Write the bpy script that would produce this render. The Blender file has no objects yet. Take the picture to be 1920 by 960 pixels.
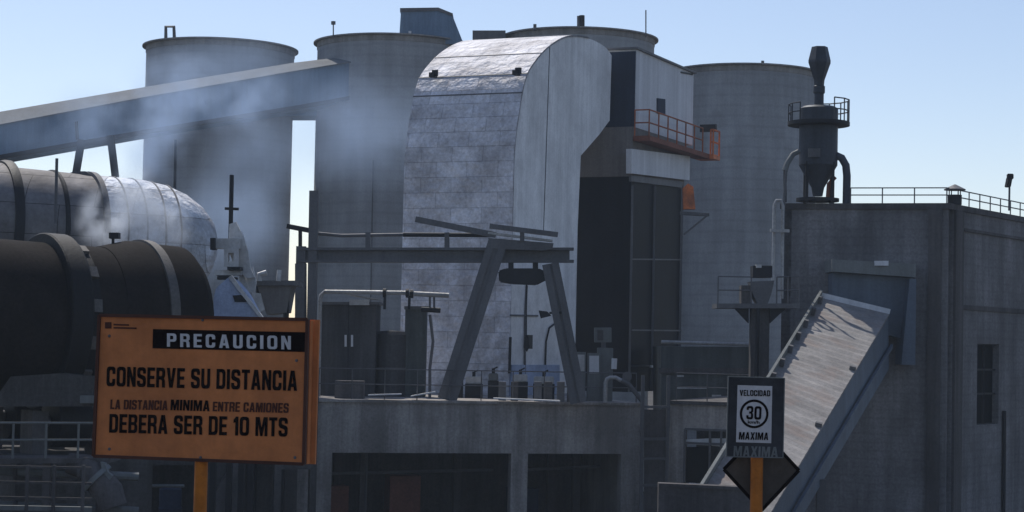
import bpy, bmesh, math, random
from mathutils import Vector, Matrix
V = Vector
random.seed(7)
scene = bpy.context.scene
col = scene.collection

# ------------------------------------------------------------------ camera
F = 3583.0                       # focal length in photo pixels (photo 1920 wide)
PITCH, ROLL = math.atan(160 / F), 0.021
EYE = V((0, 0, 2.6))
fwd = V((0, math.cos(PITCH), math.sin(PITCH)))
r0 = V((1, 0, 0)); u0 = V((0, -math.sin(PITCH), math.cos(PITCH)))
rgt = r0 * math.cos(ROLL) + u0 * math.sin(ROLL)
upv = -r0 * math.sin(ROLL) + u0 * math.cos(ROLL)
cam = bpy.data.cameras.new('camera')
cam.lens = F / 1920 * 36; cam.sensor_width = 36
cam.clip_start = 0.1; cam.clip_end = 6000
camo = bpy.data.objects.new('camera', cam); col.objects.link(camo)
m = Matrix((rgt, upv, -fwd)).transposed().to_4x4(); m.translation = EYE
camo.matrix_world = m
scene.camera = camo

# ------------------------------------------------------------------ light
SUN_EL, SUN_AZ = math.radians(55), math.radians(-26)      # azimuth from +Y towards +X
world = bpy.data.worlds.new('World'); scene.world = world
world.use_nodes = True
wn = world.node_tree.nodes; wl = world.node_tree.links
bg = wn['Background']
sky = wn.new('ShaderNodeTexSky'); sky.sky_type = 'NISHITA'; sky.sun_disc = False
sky.sun_elevation = SUN_EL; sky.sun_rotation = SUN_AZ
sky.air_density = 1.0; sky.dust_density = 1.0; sky.ozone_density = 2.0; sky.altitude = 900
bg.inputs['Strength'].default_value = 0.12
tint = wn.new('ShaderNodeMix'); tint.data_type = 'RGBA'; tint.blend_type = 'MULTIPLY'; tint.inputs[0].default_value = 1
tint.inputs[7].default_value = (1.0, .91, .89, 1)
wl.new(sky.outputs[0], tint.inputs[6]); wl.new(tint.outputs[2], bg.inputs[0])
sd = bpy.data.lights.new('sun', 'SUN'); sd.energy = 3.6; sd.angle = math.radians(0.5); sd.color = (1, .95, .87)
so = bpy.data.objects.new('sun', sd); col.objects.link(so)
sdir = V((math.sin(SUN_AZ) * math.cos(SUN_EL), math.cos(SUN_AZ) * math.cos(SUN_EL), math.sin(SUN_EL)))
so.rotation_euler = sdir.to_track_quat('Z', 'Y').to_euler()
scene.view_settings.view_transform = 'Standard'
scene.view_settings.look = 'None'
scene.view_settings.exposure = 0.25
scene.view_settings.gamma = 1
scene.cycles.use_denoising = True
scene.cycles.max_bounces = 5; scene.cycles.volume_bounces = 1
scene.cycles.volume_step_rate = 1.5; scene.cycles.volume_max_steps = 128

# ------------------------------------------------------------------ helpers
def ray(px, py):
    return fwd + rgt * ((px - 960) / F) + upv * ((480 - py) / F)
def at(px, py, Y):
    d = ray(px, py); return EYE + d * (Y / d.y)
def hit(px, py, P, n):
    d = ray(px, py); return EYE + d * ((P - EYE).dot(n) / d.dot(n))
def zz(p, z): return V((p.x, p.y, z))

def wloc(o):
    p = V((0, 0, 0))
    while o is not None:
        p += o.location; o = o.parent
    return p

class MB:
    def __init__(s): s.v = []; s.f = []; s.uv = None
    def add(s, vs, fs):
        b = len(s.v); s.v += [V(x) for x in vs]; s.f += [[b + i for i in f] for f in fs]; return s
    def hexa(s, a, b):            # a, b: two corresponding quads
        n = len(a)
        vs = list(a) + list(b)
        fs = [list(range(n))[::-1], [n + i for i in range(n)]]
        fs += [[i, (i + 1) % n, n + (i + 1) % n, n + i] for i in range(n)]
        return s.add(vs, fs)
    def prism(s, poly, off):
        off = V(off); return s.hexa([V(p) for p in poly], [V(p) + off for p in poly])
    def pprism(s, pts, Y, depth):  # pixel outline at distance Y, extruded away
        return s.prism([at(x, y, Y) for x, y in pts], (0, depth, 0))
    def prect(s, x0, y0, x1, y1, Y, depth):
        return s.pprism([(x0, y0), (x1, y0), (x1, y1), (x0, y1)], Y, depth)
    def box(s, c, ax, ay, az):     # centre + half vectors
        c = V(c); ax = V(ax); ay = V(ay); az = V(az)
        q = [c - ax - ay - az, c + ax - ay - az, c + ax + ay - az, c - ax + ay - az]
        return s.hexa(q, [p + az * 2 for p in q])
    def slab(s, p0, p1, d, z0, z1):  # wall between plan points p0,p1, thickness vector d
        q = [zz(p0, z0), zz(p1, z0), zz(p1, z0) + d, zz(p0, z0) + d]
        return s.hexa(q, [zz(p, z1) for p in q])
    def bar(s, a, b, w, h=None, ref=(0, 0, 1)):
        a = V(a); b = V(b); h = h or w
        t = (b - a).normalized(); ref = V(ref)
        if abs(t.dot(ref)) > .98: ref = V((0, 1, 0))
        x = t.cross(ref).normalized(); y = x.cross(t)
        x *= w / 2; y *= h / 2
        return s.hexa([a - x - y, a + x - y, a + x + y, a - x + y], [b - x - y, b + x - y, b + x + y, b - x + y])
    def tube(s, path, r, n=10):
        path = [V(p) for p in path]; rings = []
        x = None
        for i, p in enumerate(path):
            t = (path[min(i + 1, len(path) - 1)] - path[max(i - 1, 0)]).normalized()
            if x is None:
                ref = V((0, 0, 1)) if abs(t.z) < .9 else V((1, 0, 0))
                x = t.cross(ref).normalized()
            else:
                x = (x - t * x.dot(t)).normalized()
            y = t.cross(x); rr = r[i] if isinstance(r, (list, tuple)) else r
            rings.append([p + x * math.cos(k * math.tau / n) * rr + y * math.sin(k * math.tau / n) * rr for k in range(n)])
        vs = [q for rg in rings for q in rg]; fs = []
        for i in range(len(rings) - 1):
            for k in range(n):
                fs.append([i * n + k, i * n + (k + 1) % n, (i + 1) * n + (k + 1) % n, (i + 1) * n + k])
        fs.append(list(range(n))[::-1]); fs.append([(len(rings) - 1) * n + k for k in range(n)])
        return s.add(vs, fs)
    def lathe(s, prof, o, axis=(0, 0, 1), n=48):   # prof: (t, r)
        o = V(o); a = V(axis).normalized()
        ref = V((0, 0, 1)) if abs(a.z) < .9 else V((0, 1, 0))
        x = a.cross(ref).normalized(); y = a.cross(x)
        vs = []; fs = []
        for t, r in prof:
            for k in range(n):
                an = k * math.tau / n
                vs.append(o + a * t + (x * math.cos(an) + y * math.sin(an)) * max(r, .001))
        L = len(prof)
        for i in range(L - 1):
            for k in range(n):
                fs.append([i * n + k, i * n + (k + 1) % n, (i + 1) * n + (k + 1) % n, (i + 1) * n + k])
        fs.append(list(range(n))[::-1]); fs.append([(L - 1) * n + k for k in range(n)])
        return s.add(vs, fs)
    def build(s, name, mat, parent=None, smooth=False, bevel=0, **props):
        o0 = wloc(parent)
        me = bpy.data.meshes.new(name)
        me.from_pydata([v - o0 for v in s.v], [], s.f); me.update()
        if s.uv:
            ul = me.uv_layers.new(name='UVMap')
            for lp in me.loops: ul.data[lp.index].uv = s.uv[lp.vertex_index]
        bm = bmesh.new(); bm.from_mesh(me)
        bmesh.ops.recalc_face_normals(bm, faces=bm.faces)
        if bevel:
            bmesh.ops.bevel(bm, geom=bm.edges[:], offset=bevel, segments=2, affect='EDGES', clamp_overlap=True)
        bm.to_mesh(me); bm.free()
        if smooth:
            me.shade_smooth(); me.set_sharp_from_angle(angle=math.radians(32))
        me.materials.append(mat)
        o = bpy.data.objects.new(name, me); col.objects.link(o)
        if parent: o.parent = parent
        for k, v in props.items(): o[k] = v
        return o

def thing(name, label, cat, loc, group=None):
    o = bpy.data.objects.new(name, None); col.objects.link(o)
    o.empty_display_size = .3
    o.location = loc; o['label'] = label; o['category'] = cat
    if group: o['group'] = group
    return o
def solo(o, label, cat, group=None):
    o['label'] = label; o['category'] = cat
    if group: o['group'] = group
    return o

def wall_cells(P0, U, t, ucuts, zcuts, holes):
    """wall from plan point P0 along unit U, thickness vector t; holes = (u0,u1,z0,z1)"""
    mb = MB()
    us = sorted(set(ucuts + [h[0] for h in holes] + [h[1] for h in holes]))
    zs = sorted(set(zcuts + [h[2] for h in holes] + [h[3] for h in holes]))
    for i in range(len(us) - 1):
        run = None
        for j in range(len(zs) - 1):
            uc = (us[i] + us[i + 1]) / 2; zc = (zs[j] + zs[j + 1]) / 2
            if any(h[0] < uc < h[1] and h[2] < zc < h[3] for h in holes):
                if run: mb.slab(P0 + U * us[i], P0 + U * us[i + 1], t, *run); run = None
            else: run = [run[0] if run else zs[j], zs[j + 1]]
        if run: mb.slab(P0 + U * us[i], P0 + U * us[i + 1], t, *run)
    return mb

def railing(parent, pts, h, spacing, mat, r=.03, name='railing', rails=(1.0, .5), **kw):
    """rails as one mesh, each post its own child"""
    mb = MB(); pts = [V(p) for p in pts]
    for k in rails: mb.tube([p + V((0, 0, h * k)) for p in pts], r, 6)
    o = mb.build(name, mat, parent, **kw)
    for a, b in zip(pts[:-1], pts[1:]):
        n = max(1, round((b - a).length / spacing))
        for i in range(n + (1 if b is pts[-1] else 0)):
            p = a.lerp(b, i / n)
            MB().tube([p, p + V((0, 0, h))], r, 6).build('post', mat, o)
    return o

# ------------------------------------------------------------------ materials
def newmat(name):
    m = bpy.data.materials.new(name); m.use_nodes = True
    p = m.node_tree.nodes['Principled BSDF']; p.inputs['Specular IOR Level'].default_value = .18
    return m, m.node_tree.nodes, m.node_tree.links, p
def _noise(n, l, vec, scale, detail=4, rough=.6):
    t = n.new('ShaderNodeTexNoise'); t.inputs['Scale'].default_value = scale
    t.inputs['Detail'].default_value = detail; t.inputs['Roughness'].default_value = rough
    l.new(vec, t.inputs['Vector']); return t.outputs['Fac']
def _map(n, l, vec, s):
    mp = n.new('ShaderNodeMapping'); mp.inputs['Scale'].default_value = s
    l.new(vec, mp.inputs['Vector']); return mp.outputs[0]
def _ramp(n, l, fac, a, b, pa=.35, pb=.65):
    r = n.new('ShaderNodeValToRGB'); l.new(fac, r.inputs[0])
    r.color_ramp.elements[0].position = pa; r.color_ramp.elements[1].position = pb
    r.color_ramp.elements[0].color = (*a, 1) if len(a) == 3 else a
    r.color_ramp.elements[1].color = (*b, 1) if len(b) == 3 else b
    return r.outputs[0]
def _mix(n, l, a, b, fac, mode='MIX'):
    x = n.new('ShaderNodeMix'); x.data_type = 'RGBA'; x.blend_type = mode
    for sock, v in ((x.inputs[6], a), (x.inputs[7], b), (x.inputs[0], fac)):
        if hasattr(v, 'links') or hasattr(v, 'is_linked'): l.new(v, sock)
        elif isinstance(v, (int, float)): sock.default_value = v
        else: sock.default_value = (*v, 1)
    return x.outputs[2]
def mul(c, k): return tuple(x * k for x in c)

def surf(name, c, rough=.85, metal=0, var=.35, streak=.3, fine=.2, lines=0, big=.25, bump=.3, dirt=None):
    """weathered surface: large patches, vertical drip streaks, fine grain, optional pour lines"""
    m, n, l, p = newmat(name)
    tc = n.new('ShaderNodeTexCoord').outputs['Object']
    base = _ramp(n, l, _noise(n, l, tc, big, 5), mul(c, 1 - var), mul(c, 1 + var * .6), .3, .7)
    if streak:
        st = _noise(n, l, _map(n, l, tc, (.8, .8, .05)), 1.6, 5, .7)
        base = _mix(n, l, base, _ramp(n, l, st, (1 - streak,) * 3, (1.08,) * 3, .38, .62), 1.0, 'MULTIPLY')
    fn = _noise(n, l, tc, 9, 6, .7)
    base = _mix(n, l, base, _ramp(n, l, fn, (1 - fine,) * 3, (1 + fine * .5,) * 3, .3, .7), 1.0, 'MULTIPLY')
    if dirt:
        dn = _noise(n, l, tc, .6, 6, .65)
        base = _mix(n, l, base, dirt, _ramp(n, l, dn, (0, 0, 0), (.8, .8, .8), .5, .72))
    if lines:
        w = n.new('ShaderNodeTexWave'); w.wave_type = 'BANDS'; w.bands_direction = 'Z'
        w.inputs['Scale'].default_value = lines; w.inputs['Distortion'].default_value = 1.2
        w.inputs['Detail'].default_value = 2
        l.new(tc, w.inputs['Vector'])
        base = _mix(n, l, base, _ramp(n, l, w.outputs['Fac'], (.92,) * 3, (1,) * 3, .02, .25), 1.0, 'MULTIPLY')
    l.new(base, p.inputs['Base Color'])
    p.inputs['Roughness'].default_value = rough; p.inputs['Metallic'].default_value = metal
    if bump:
        b = n.new('ShaderNodeBump'); b.inputs['Strength'].default_value = bump; b.inputs['Distance'].default_value = .05
        l.new(fn, b.inputs['Height']); l.new(b.outputs[0], p.inputs['Normal'])
    return m

def cladding(name, c, rough=.45, metal=.6, rows=.55, width=1.4, use_uv=False, var=.4, bump=.5, mortar=.02, wr=1.2, mdark=.3):
    """sheet metal panels: brick seams, tone per sheet, wrinkles"""
    m, n, l, p = newmat(name)
    tcn = n.new('ShaderNodeTexCoord'); tc = tcn.outputs['UV' if use_uv else 'Object']
    ob = tcn.outputs['Object']
    vec = tc
    if not use_uv:
        mp = n.new('ShaderNodeMapping'); mp.inputs['Rotation'].default_value = (math.radians(90), 0, 0)
        l.new(tc, mp.inputs['Vector']); vec = mp.outputs[0]
    br = n.new('ShaderNodeTexBrick'); l.new(vec, br.inputs['Vector'])
    br.inputs['Color1'].default_value = (*mul(c, 1 - var), 1); br.inputs['Color2'].default_value = (*mul(c, 1 + var), 1)
    br.inputs['Mortar'].default_value = (*mul(c, mdark), 1)
    br.inputs['Scale'].default_value = 1; br.inputs['Mortar Size'].default_value = mortar
    br.inputs['Brick Width'].default_value = width; br.inputs['Row Height'].default_value = rows
    pn = _noise(n, l, ob, .75, 6, .62)
    base = _mix(n, l, br.outputs[0], _ramp(n, l, pn, (.64, .62, .62), (1.12, 1.12, 1.14), .34, .66), 1.0, 'MULTIPLY')
    fn = _noise(n, l, ob, 6, 6, .7)
    base = _mix(n, l, base, _ramp(n, l, fn, (.75,) * 3, (1.1,) * 3, .3, .7), 1.0, 'MULTIPLY')
    l.new(base, p.inputs['Base Color'])
    p.inputs['Metallic'].default_value = metal
    l.new(_ramp(n, l, fn, (rough - .12,) * 3, (rough + .2,) * 3, .3, .7), p.inputs['Roughness'])
    wn_ = _noise(n, l, ob, wr, 5, .55)
    mx = n.new('ShaderNodeMath'); mx.operation = 'MULTIPLY_ADD'
    l.new(br.outputs['Fac'], mx.inputs[0]); mx.inputs[1].default_value = -.3; l.new(wn_, mx.inputs[2])
    b = n.new('ShaderNodeBump'); b.inputs['Strength'].default_value = bump; b.inputs['Distance'].default_value = .25
    l.new(mx.outputs[0], b.inputs['Height']); l.new(b.outputs[0], p.inputs['Normal'])
    return m

def plain(name, c, rough=.6, metal=0, var=.2):
    return surf(name, c, rough, metal, var, 0, .15, 0, 1.2, .15)

M = {}
M['ground'] = surf('ground_dust', (.06, .055, .05), .95, 0, .4, 0, .3, 0, .08)
M['silo'] = surf('silo_concrete', (.325, .335, .35), .9, 0, .26, .10, .16, .42, .14, .3, (.23, .235, .24))
M['rim'] = surf('rim_concrete', (0.293, 0.279, 0.266), .9)
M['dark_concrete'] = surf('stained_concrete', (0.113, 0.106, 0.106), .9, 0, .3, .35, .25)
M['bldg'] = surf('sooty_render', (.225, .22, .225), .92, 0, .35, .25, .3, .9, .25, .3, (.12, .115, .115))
M['shaded'] = surf('shaded_wall', (.10, .097, .095), .92, 0, .35, .3, .3, 0, .25)  # darker copy of the building render, shade of low and inner walls painted in
M['deckc'] = surf('deck_concrete', (.40, .37, .345), .9, 0, .35, .4, .3, 0, .35, .3, (.21, .19, .175))
M['black'] = surf('black_cladding', (.012, .013, .017), .5, 0, .3, .2, .2)
M['kiln'] = surf('kiln_steel', (.021, .018, .017), .8, 0, .4, 0, .35, 0, .5)
M['tyre'] = surf('tyre_steel', (.012, .012, .013), .6, 0, .3, 0, .3)
M['band'] = surf('band_steel', (0.120, 0.113, 0.106), .6, .2, .3, 0, .3)
M['duct'] = cladding('duct_sheet', (0.186, 0.180, 0.180), .6, .3, 1.2, 2.4, False, .15, .25, .015, .8)
M['foil'] = cladding('foil_lagging', (.66, .69, .73), .65, .1, 1.1, 2.6, False, .2, 1.0, .014, 1.6, .5)
M['hoodfront'] = cladding('hood_aluminium', (0.68, 0.68, 0.71), .65, .1, .78, 1.7, True, .09, 1.0, .012, 1.7, .66)
M['hoodside'] = surf('hood_side_paint', (0.76, 0.77, 0.78), .7, 0, .18, .16, .14, 0, .45, .2, (.52, .52, .53))
M['gallery'] = surf('gallery_sheet', (0.160, 0.233, 0.326), .7, 0, .25, .2, .15, 0, .25)
M['galroof'] = surf('gallery_roof', (.15, .16, .17), .8, 0, .2, .1, .15)
M['steel'] = surf('grey_steel', (0.133, 0.133, 0.140), .6, .3, .25, .15, .2)
M['darksteel'] = surf('dark_steel', (.025, .026, .03), .6, .3, .3, 0, .2)
M['galv'] = surf('galvanised_pipe', (.40, .40, .40), .5, .4, .3, .2, .3)
M['white'] = plain('white_paint', (.72, .72, .72), .5)
M['panel'] = surf('light_panel', (0.612, 0.625, 0.652), .7, 0, .12, .12, .12)
M['brown'] = surf('grey_brown_render', (0.173, 0.160, 0.153), .9, 0, .2, .2, .2)
M['navy'] = surf('navy_sheet', (.03, .042, .07), .6, .1, .25, .15, .2)
M['orange_rail'] = surf('orange_paint', (.62, .17, .05), .6, 0, .3, 0, .3, 0, 2, .1, (.12, .07, .05))
M['shade_rail'] = surf('orange_paint_shaded', (.40, .12, .05), .7, 0, .3, 0, .3, 0, 2, .1, (.06, .05, .05))  # shaded copy of the rail orange: the balcony's shade is put into the colour
M['signorange'] = surf('sign_orange', (.54, .185, .062), .7, 0, .2, .12, .14, 0, 1.4, .08, (.34, .12, .05))
M['signedge'] = plain('sign_edge_brown', (.08, .03, .02), .6)
M['ink'] = plain('black_ink', (.007, .003, .003), .6)
M['inkfade'] = plain('faded_ink', (.07, .02, .012), .7)
M['signwhite'] = plain('sign_white', (0.559, 0.545, 0.559), .6)
M['signdark'] = surf('sign_dark', (.05, .052, .06), .55, .2, .4, .3, .2, 0, 2)
M['post'] = surf('orange_post', (.50, .16, .02), .5, .1, .25, .25, .25, 0, 2)
M['signback'] = surf('sign_back', (0.100, 0.082, 0.069), .7, .1, .2, .15, .2)
M['convroof'] = surf('conveyor_roof_sheet', (.27, .258, .25), .85, 0, .3, .1, .25, 0, .5, .3, (.22, .165, .14))
M['convside'] = surf('conveyor_side_sheet', (0.113, 0.140, 0.180), .6, .2, .2, .15, .15)
M['filter'] = surf('filter_paint', (0.060, 0.069, 0.086), .55, .2, .25, .25, .2)
M['rust'] = surf('rusty_paint', (0.213, 0.080, 0.053), .8, 0, .4, 0, .3)
M['glass'] = plain('dark_glass', (.006, .007, .009), .6)
M['cabinet'] = surf('cabinet_grey', (0.173, 0.186, 0.186), .6, .1, .2, .2, .15)
M['cabin'] = surf('dark_cabin', (.085, .085, .09), .75, 0, .35, .35, .25)
M['tarp'] = surf('blue_grey_lagging', (0.346, 0.412, 0.559), .6, .2, .3, .1, .2, 0, .8, .4)
M['plate'] = surf('pale_plate', (0.532, 0.532, 0.532), .6, .2, .3, .2, .2, 0, 1)
M['olive'] = surf('olive_wall', (0.100, 0.113, 0.113), .9, 0, .3, .3, .2)

for k_ in ('black', 'navy', 'kiln', 'ink', 'glass', 'bldg', 'shaded', 'cabin'):
    M[k_].node_tree.nodes['Principled BSDF'].inputs['Specular IOR Level'].default_value = .03

# ------------------------------------------------------------------ ground
GZ = -8.0
g = MB()
xs = [-3000, -300, -100, -40, -15, 0, 15, 40, 100, 300, 3000]
ys = [-3000, -200, -30, 0, 20, 26.5, 31, 36, 42, 48, 60, 90, 130, 200, 600, 4000]
def gz(y):
    if y <= 26.5: return 0.0
    if y >= 48: return GZ
    k = (y - 26.5) / 21.5; return GZ * (3 * k * k - 2 * k ** 3)
g.add([(x, y, gz(y)) for y in ys for x in xs],
      [[j * len(xs) + i, j * len(xs) + i + 1, (j + 1) * len(xs) + i + 1, (j + 1) * len(xs) + i]
       for j in range(len(ys) - 1) for i in range(len(xs) - 1)])
g.build('ground', M['ground'], None, True, kind='structure')

# ------------------------------------------------------------------ silos
SY = 140
def silo(cx, half, apex, label):
    r = half / F * SY
    c = at(cx, 560, SY); c = zz(c, GZ)
    top = at(cx, apex, SY - r).z
    t = thing('silo', label, 'silo', c, 'concrete silos behind the plant')
    MB().lathe([(0, r), (top - .5 - GZ, r)], c, n=72).build('wall', M['silo'], t, True)
    MB().lathe([(top - .5 - GZ, r + .04), (top - .11 - GZ, r + .04), (top - .1 - GZ, r + .3), (top - GZ, r + .3), (top + .1 - GZ, r * .9), (top + .3 - GZ, 0)], c, n=72).build('roof', M['rim'], t, True)
    return t, c, r, top
s1, c1, R1, T1 = silo(401, 138, 70, 'concrete silo at far left, behind the sloping conveyor gallery and smoke')
s2, c2, R2, T2 = silo(727, 143, 62, 'concrete silo between gap of sky and arched hood, conveyor gallery entering it')
s3, c3, R3, T3 = silo(1077, 141, 50, 'concrete silo whose top alone rises above the arched hood')
s4, c4, R4, T4 = silo(1388, 136, 118, 'lower concrete silo between orange balcony and hex topped filter stack')
# roof details
mb = MB(); mb.tube([at(311, 72, 135.5), at(311, 50, 135.5), at(326, 50, 135.5), at(327, 72, 135.5)], .13, 6)
mb.build('vent_pipe', M['steel'], s1)
MB().tube([at(625, 70, 135.6), at(625, 44, 135.6)], .05, 6).tube([at(625, 46, 135.6), at(625, 40, 135.6)], .16, 8).build('lamp', M['steel'], s2)
MB().tube([at(1085, 56, 135), at(1085, 30, 135)], .12, 8).build('vent_pipe', M['steel'], s3)
MB().tube([at(1091, 56, 135), at(1091, 29, 135)], .2, 8).build('vent_pipe', M['darksteel'], s3)
MB().tube([at(1211, 70, 136), at(1211, 19, 136)], .05, 6).build('antenna', M['steel'], s3)
MB().prect(1000, 45, 1006, 56, 135, .4).build('roof_box', M['steel'], s3)
MB().tube([at(1430, 126, 135), at(1430, 114, 135)], .12, 6).build('vent_pipe', M['steel'], s4)
# level gauge strips / service conduit lines on the silo walls
MB().tube([at(700, 300, 134.2), at(694, 620, 134.2)], .05, 6).build('conduit', M['steel'], s2)
MB().tube([at(330, 262, 134.4), at(329, 372, 134.4)], .06, 6).build('conduit', M['darksteel'], s1)
MB().prect(886, 57, 948, 84, 137.0, 4).build('roof_house', M['steel'], s3)
o = MB().prism([at(x, y, 136) for x, y in ((748, 78), (752, 17), (822, 17), (848, 28), (870, 84))], (0, 5, 0))
hh = thing('head_house', 'blue grey sheet metal head house on top of silo, sloped right side', 'hoist house', at(800, 70, 136))
o.build('casing', M['navy'] if 0 else M['gallery'], hh)
MB().prism([at(x, y, 135.9) for x, y in ((750, 22), (750, 15), (822, 14), (849, 25), (848, 30), (821, 20))], (0, 5.2, 0)).build('roof', M['steel'], hh)
MB().prect(766, 58, 771, 65, 135.85, .2).build('lamp', M['white'], hh)
# link between the silos
lk = MB(); lk.prect(540, 188, 600, 217, 138.5, 3)
solo(lk.build('link_bridge', M['gallery']), 'short blue grey bridge spanning the gap of sky between two silos', 'bridge')

# ------------------------------------------------------------------ conveyor gallery (upper left)
gx = [-120, 0, 275, 550, 690]
ytop = [256, 235, 183, 135, 112]; ybot = [316, 295, 247, 203, 178]; yrid = [232, 212, 165, 120, 103]
gy = [118 + (x + 120) / 810 * 18 for x in gx]
secs = []
for x, a, b, c_, Y in zip(gx, ytop, ybot, yrid, gy):
    f0 = at(x, b, Y); f1 = at(x, a, Y); rd = at(x, c_, Y + 1.6)
    back = V((0, 3.2, 0))
    secs.append([f0, f1, rd, f1 + back, f0 + back])
gal = thing('conveyor_gallery', 'long blue grey covered conveyor gallery sloping up to the silo through smoke', 'conveyor', zz(at(150, 600, 122), GZ))
mb = MB()
for i in range(4):
    A, B = secs[i], secs[i + 1]
    mb.hexa([A[0], A[1], A[3], A[4]], [B[0], B[1], B[3], B[4]])
mb.build('wall', M['gallery'], gal)
mb = MB()
for i in range(4):
    A, B = secs[i], secs[i + 1]
    ov = V((0, -.18, -.05)); ob = V((0, .18, -.05)); up = V((0, 0, .02)); th = V((0, 0, .07))
    mb.hexa([A[1] + ov + up, A[2] + up, A[2] + up + th, A[1] + ov + up + th], [B[1] + ov + up, B[2] + up, B[2] + up + th, B[1] + ov + up + th])
    mb.hexa([A[2] + up, A[3] + ob + up, A[3] + ob + up + th, A[2] + up + th], [B[2] + up, B[3] + ob + up, B[3] + ob + up + th, B[2] + up + th])
mb.build('roof', M['galroof'], gal)
mb = MB()
for i in range(4):
    A, B = secs[i], secs[i + 1]; d = V((0, -.1, -.12))
    mb.hexa([A[0] + d, A[0] + d + V((0, .3, 0)), A[0] + V((0, .2, .15)), A[0] + V((0, -.1, .15))], [B[0] + d, B[0] + d + V((0, .3, 0)), B[0] + V((0, .2, .15)), B[0] + V((0, -.1, .15))])
mb.build('bottom_chord', M['darksteel'], gal)
for (x0, y0, x1, y1, x2) in ((153, 262, 141, 335, 100), (207, 254, 218, 345, 262)):
    a = at(x0, y0, 123.4); b = at(x1, y1, 123.4); c_ = zz(at(x2, 600, 123.4), GZ)
    MB().bar(a, b, .42).bar(b, c_, .42).build('leg', M['darksteel'], gal)
MB().bar(at(146, 270, 123.3), at(214, 268, 123.3), .3).build('cross_beam', M['darksteel'], gal)
MB().tube([at(143, 228, 121.3), at(145, 262, 121.3)], .1, 8).build('drain_pipe', M['darksteel'], gal)

# ------------------------------------------------------------------ air duct (upper cylinder)
Cd = at(140, 445, 78); ad = V((.85, .52, -.035)).normalized()
dt = thing('air_duct', 'fat grey horizontal duct with foil wrapped rounded end above the black kiln', 'duct', zz(Cd, GZ))
MB().lathe([(-12, 2.72), (-3.3, 2.72)], Cd, ad, 64).build('wide_section', M['duct'], dt, True)
MB().lathe([(-3.3, 2.8), (-3.15, 2.86), (-2.95, 2.86), (-2.9, 2.6)], Cd, ad, 64).build('flange', M['darksteel'], dt, True)
MB().lathe([(-2.9, 2.6), (.3, 2.6)], Cd, ad, 64).build('shell', M['duct'], dt, True)
MB().lathe([(.3, 2.58), (.32, 2.74), (.55, 2.74), (.6, 2.62)], Cd, ad, 64).build('flange', M['steel'], dt, True)
MB().lathe([(-1.25, 2.61), (-1.2, 2.66), (-1.1, 2.66), (-1.05, 2.61)], Cd, ad, 64).build('seam_band', M['darksteel'], dt, True)
MB().lathe([(.6, 2.62), (2.6, 2.62), (3.6, 2.5), (4.5, 2.22), (5.2, 1.8), (5.7, 1.3), (6.0, .7), (6.1, 0)], Cd, ad, 64).build('lagged_end', M['foil'], dt, True)
for t_, yy in ((1.4, .9), (2.5, .9), (3.2, .1), (1.8, .1)):
    pass
sd_ = MB(); sd_.pprism([(112, 336), (122, 327), (140, 321), (160, 321), (188, 338), (188, 352), (112, 352)], 77.6, 1.4)
sd_.build('saddle', M['steel'], dt)
for x in (215, 405):
    pass
# lagging straps
for t_ in (1.3, 2.1, 2.9, 3.6):
    r_ = 2.64 if t_ < 2.7 else (2.60 if t_ < 3 else 2.52)
    MB().lathe([(t_, r_ - .05), (t_ + .01, r_ + .01), (t_ + .07, r_ + .01), (t_ + .08, r_ - .05)], Cd, ad, 64).build('strap', M['steel'], dt, True)
for k_ in (-2.4, .5):
    MB().slab(Cd + ad * k_ + V((-.5, -.3, 0)), Cd + ad * k_ + V((.5, .3, 0)), V((0, 1, 0)), GZ, Cd.z - 2.2).build('pier', M['dark_concrete'], dt)
def rod(px, y0, y1, Y, r, label, mat, cross=None):
    t = thing('pole', label, 'pole', at(px, y1, Y))
    dx = (y1 - y0) * .021
    MB().tube([at(px + dx, y0, Y), zz(at(px, y1, Y), at(px, y1, Y).z)], r, 8).build('shaft', mat, t)
    if cross: MB().bar(at(px + dx - cross[1], cross[0], Y), at(px + dx + cross[1], cross[0] + 1, Y), .1).build('crossbar', mat, t)
    return t
rod(104, 297, 420, 74, .06, 'thin pale pole standing in front of the grey air duct', M['steel'])
rod(327, 262, 352, 83, .05, 'thin dark pole standing up behind the foil wrapped duct end', M['darksteel'])
rod(432, 328, 452, 73, .085, 'black pole with a short crossbar above the pale plates by the foil', M['darksteel'], (391, 13))

# ------------------------------------------------------------------ kiln
Ck = at(88, 602, 60); ak = V((.8, .6, -.03)).normalized()
kl = thing('rotary_kiln', 'huge black rotary kiln cylinder lying behind the orange warning sign', 'kiln', zz(Ck, GZ))
MB().lathe([(-14, 2.45), (1.6, 2.45)], Ck, ak, 72).build('shell', M['kiln'], kl, True)
MB().lathe([(-.36, 2.46), (-.35, 2.72), (-.3, 2.76), (.3, 2.76), (.35, 2.72), (.36, 2.46)], Ck, ak, 72).build('tyre', M['tyre'], kl, True)
MB().lathe([(1.55, 2.4), (1.6, 2.48), (2.5, 2.72), (2.9, 2.74)], Ck, ak, 72).build('shroud', M['kiln'], kl, True)
MB().lathe([(2.9, 2.70), (2.92, 2.80), (3.22, 2.80), (3.24, 2.70)], Ck, ak, 72).build('band', M['band'], kl, True)
MB().lathe([(3.24, 2.70), (4.3, 2.68), (4.6, 2.4), (4.7, 1.2), (4.7, 0)], Ck, ak, 72).build('nose', M['kiln'], kl, True)
MB().lathe([(.4, 2.44), (.42, 2.5), (.7, 2.5), (.72, 2.44)], Ck, ak, 72).build('stop_ring', M['tyre'], kl, True)
for t_ in (-6.2, -2.6):
    MB().lathe([(t_, 2.44), (t_ + .01, 2.475), (t_ + .06, 2.475), (t_ + .07, 2.44)], Ck, ak, 72).build('weld_band', M['tyre'], kl, True)
_x = ak.cross(V((0, 0, 1))).normalized(); _y = _x.cross(ak)
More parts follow.
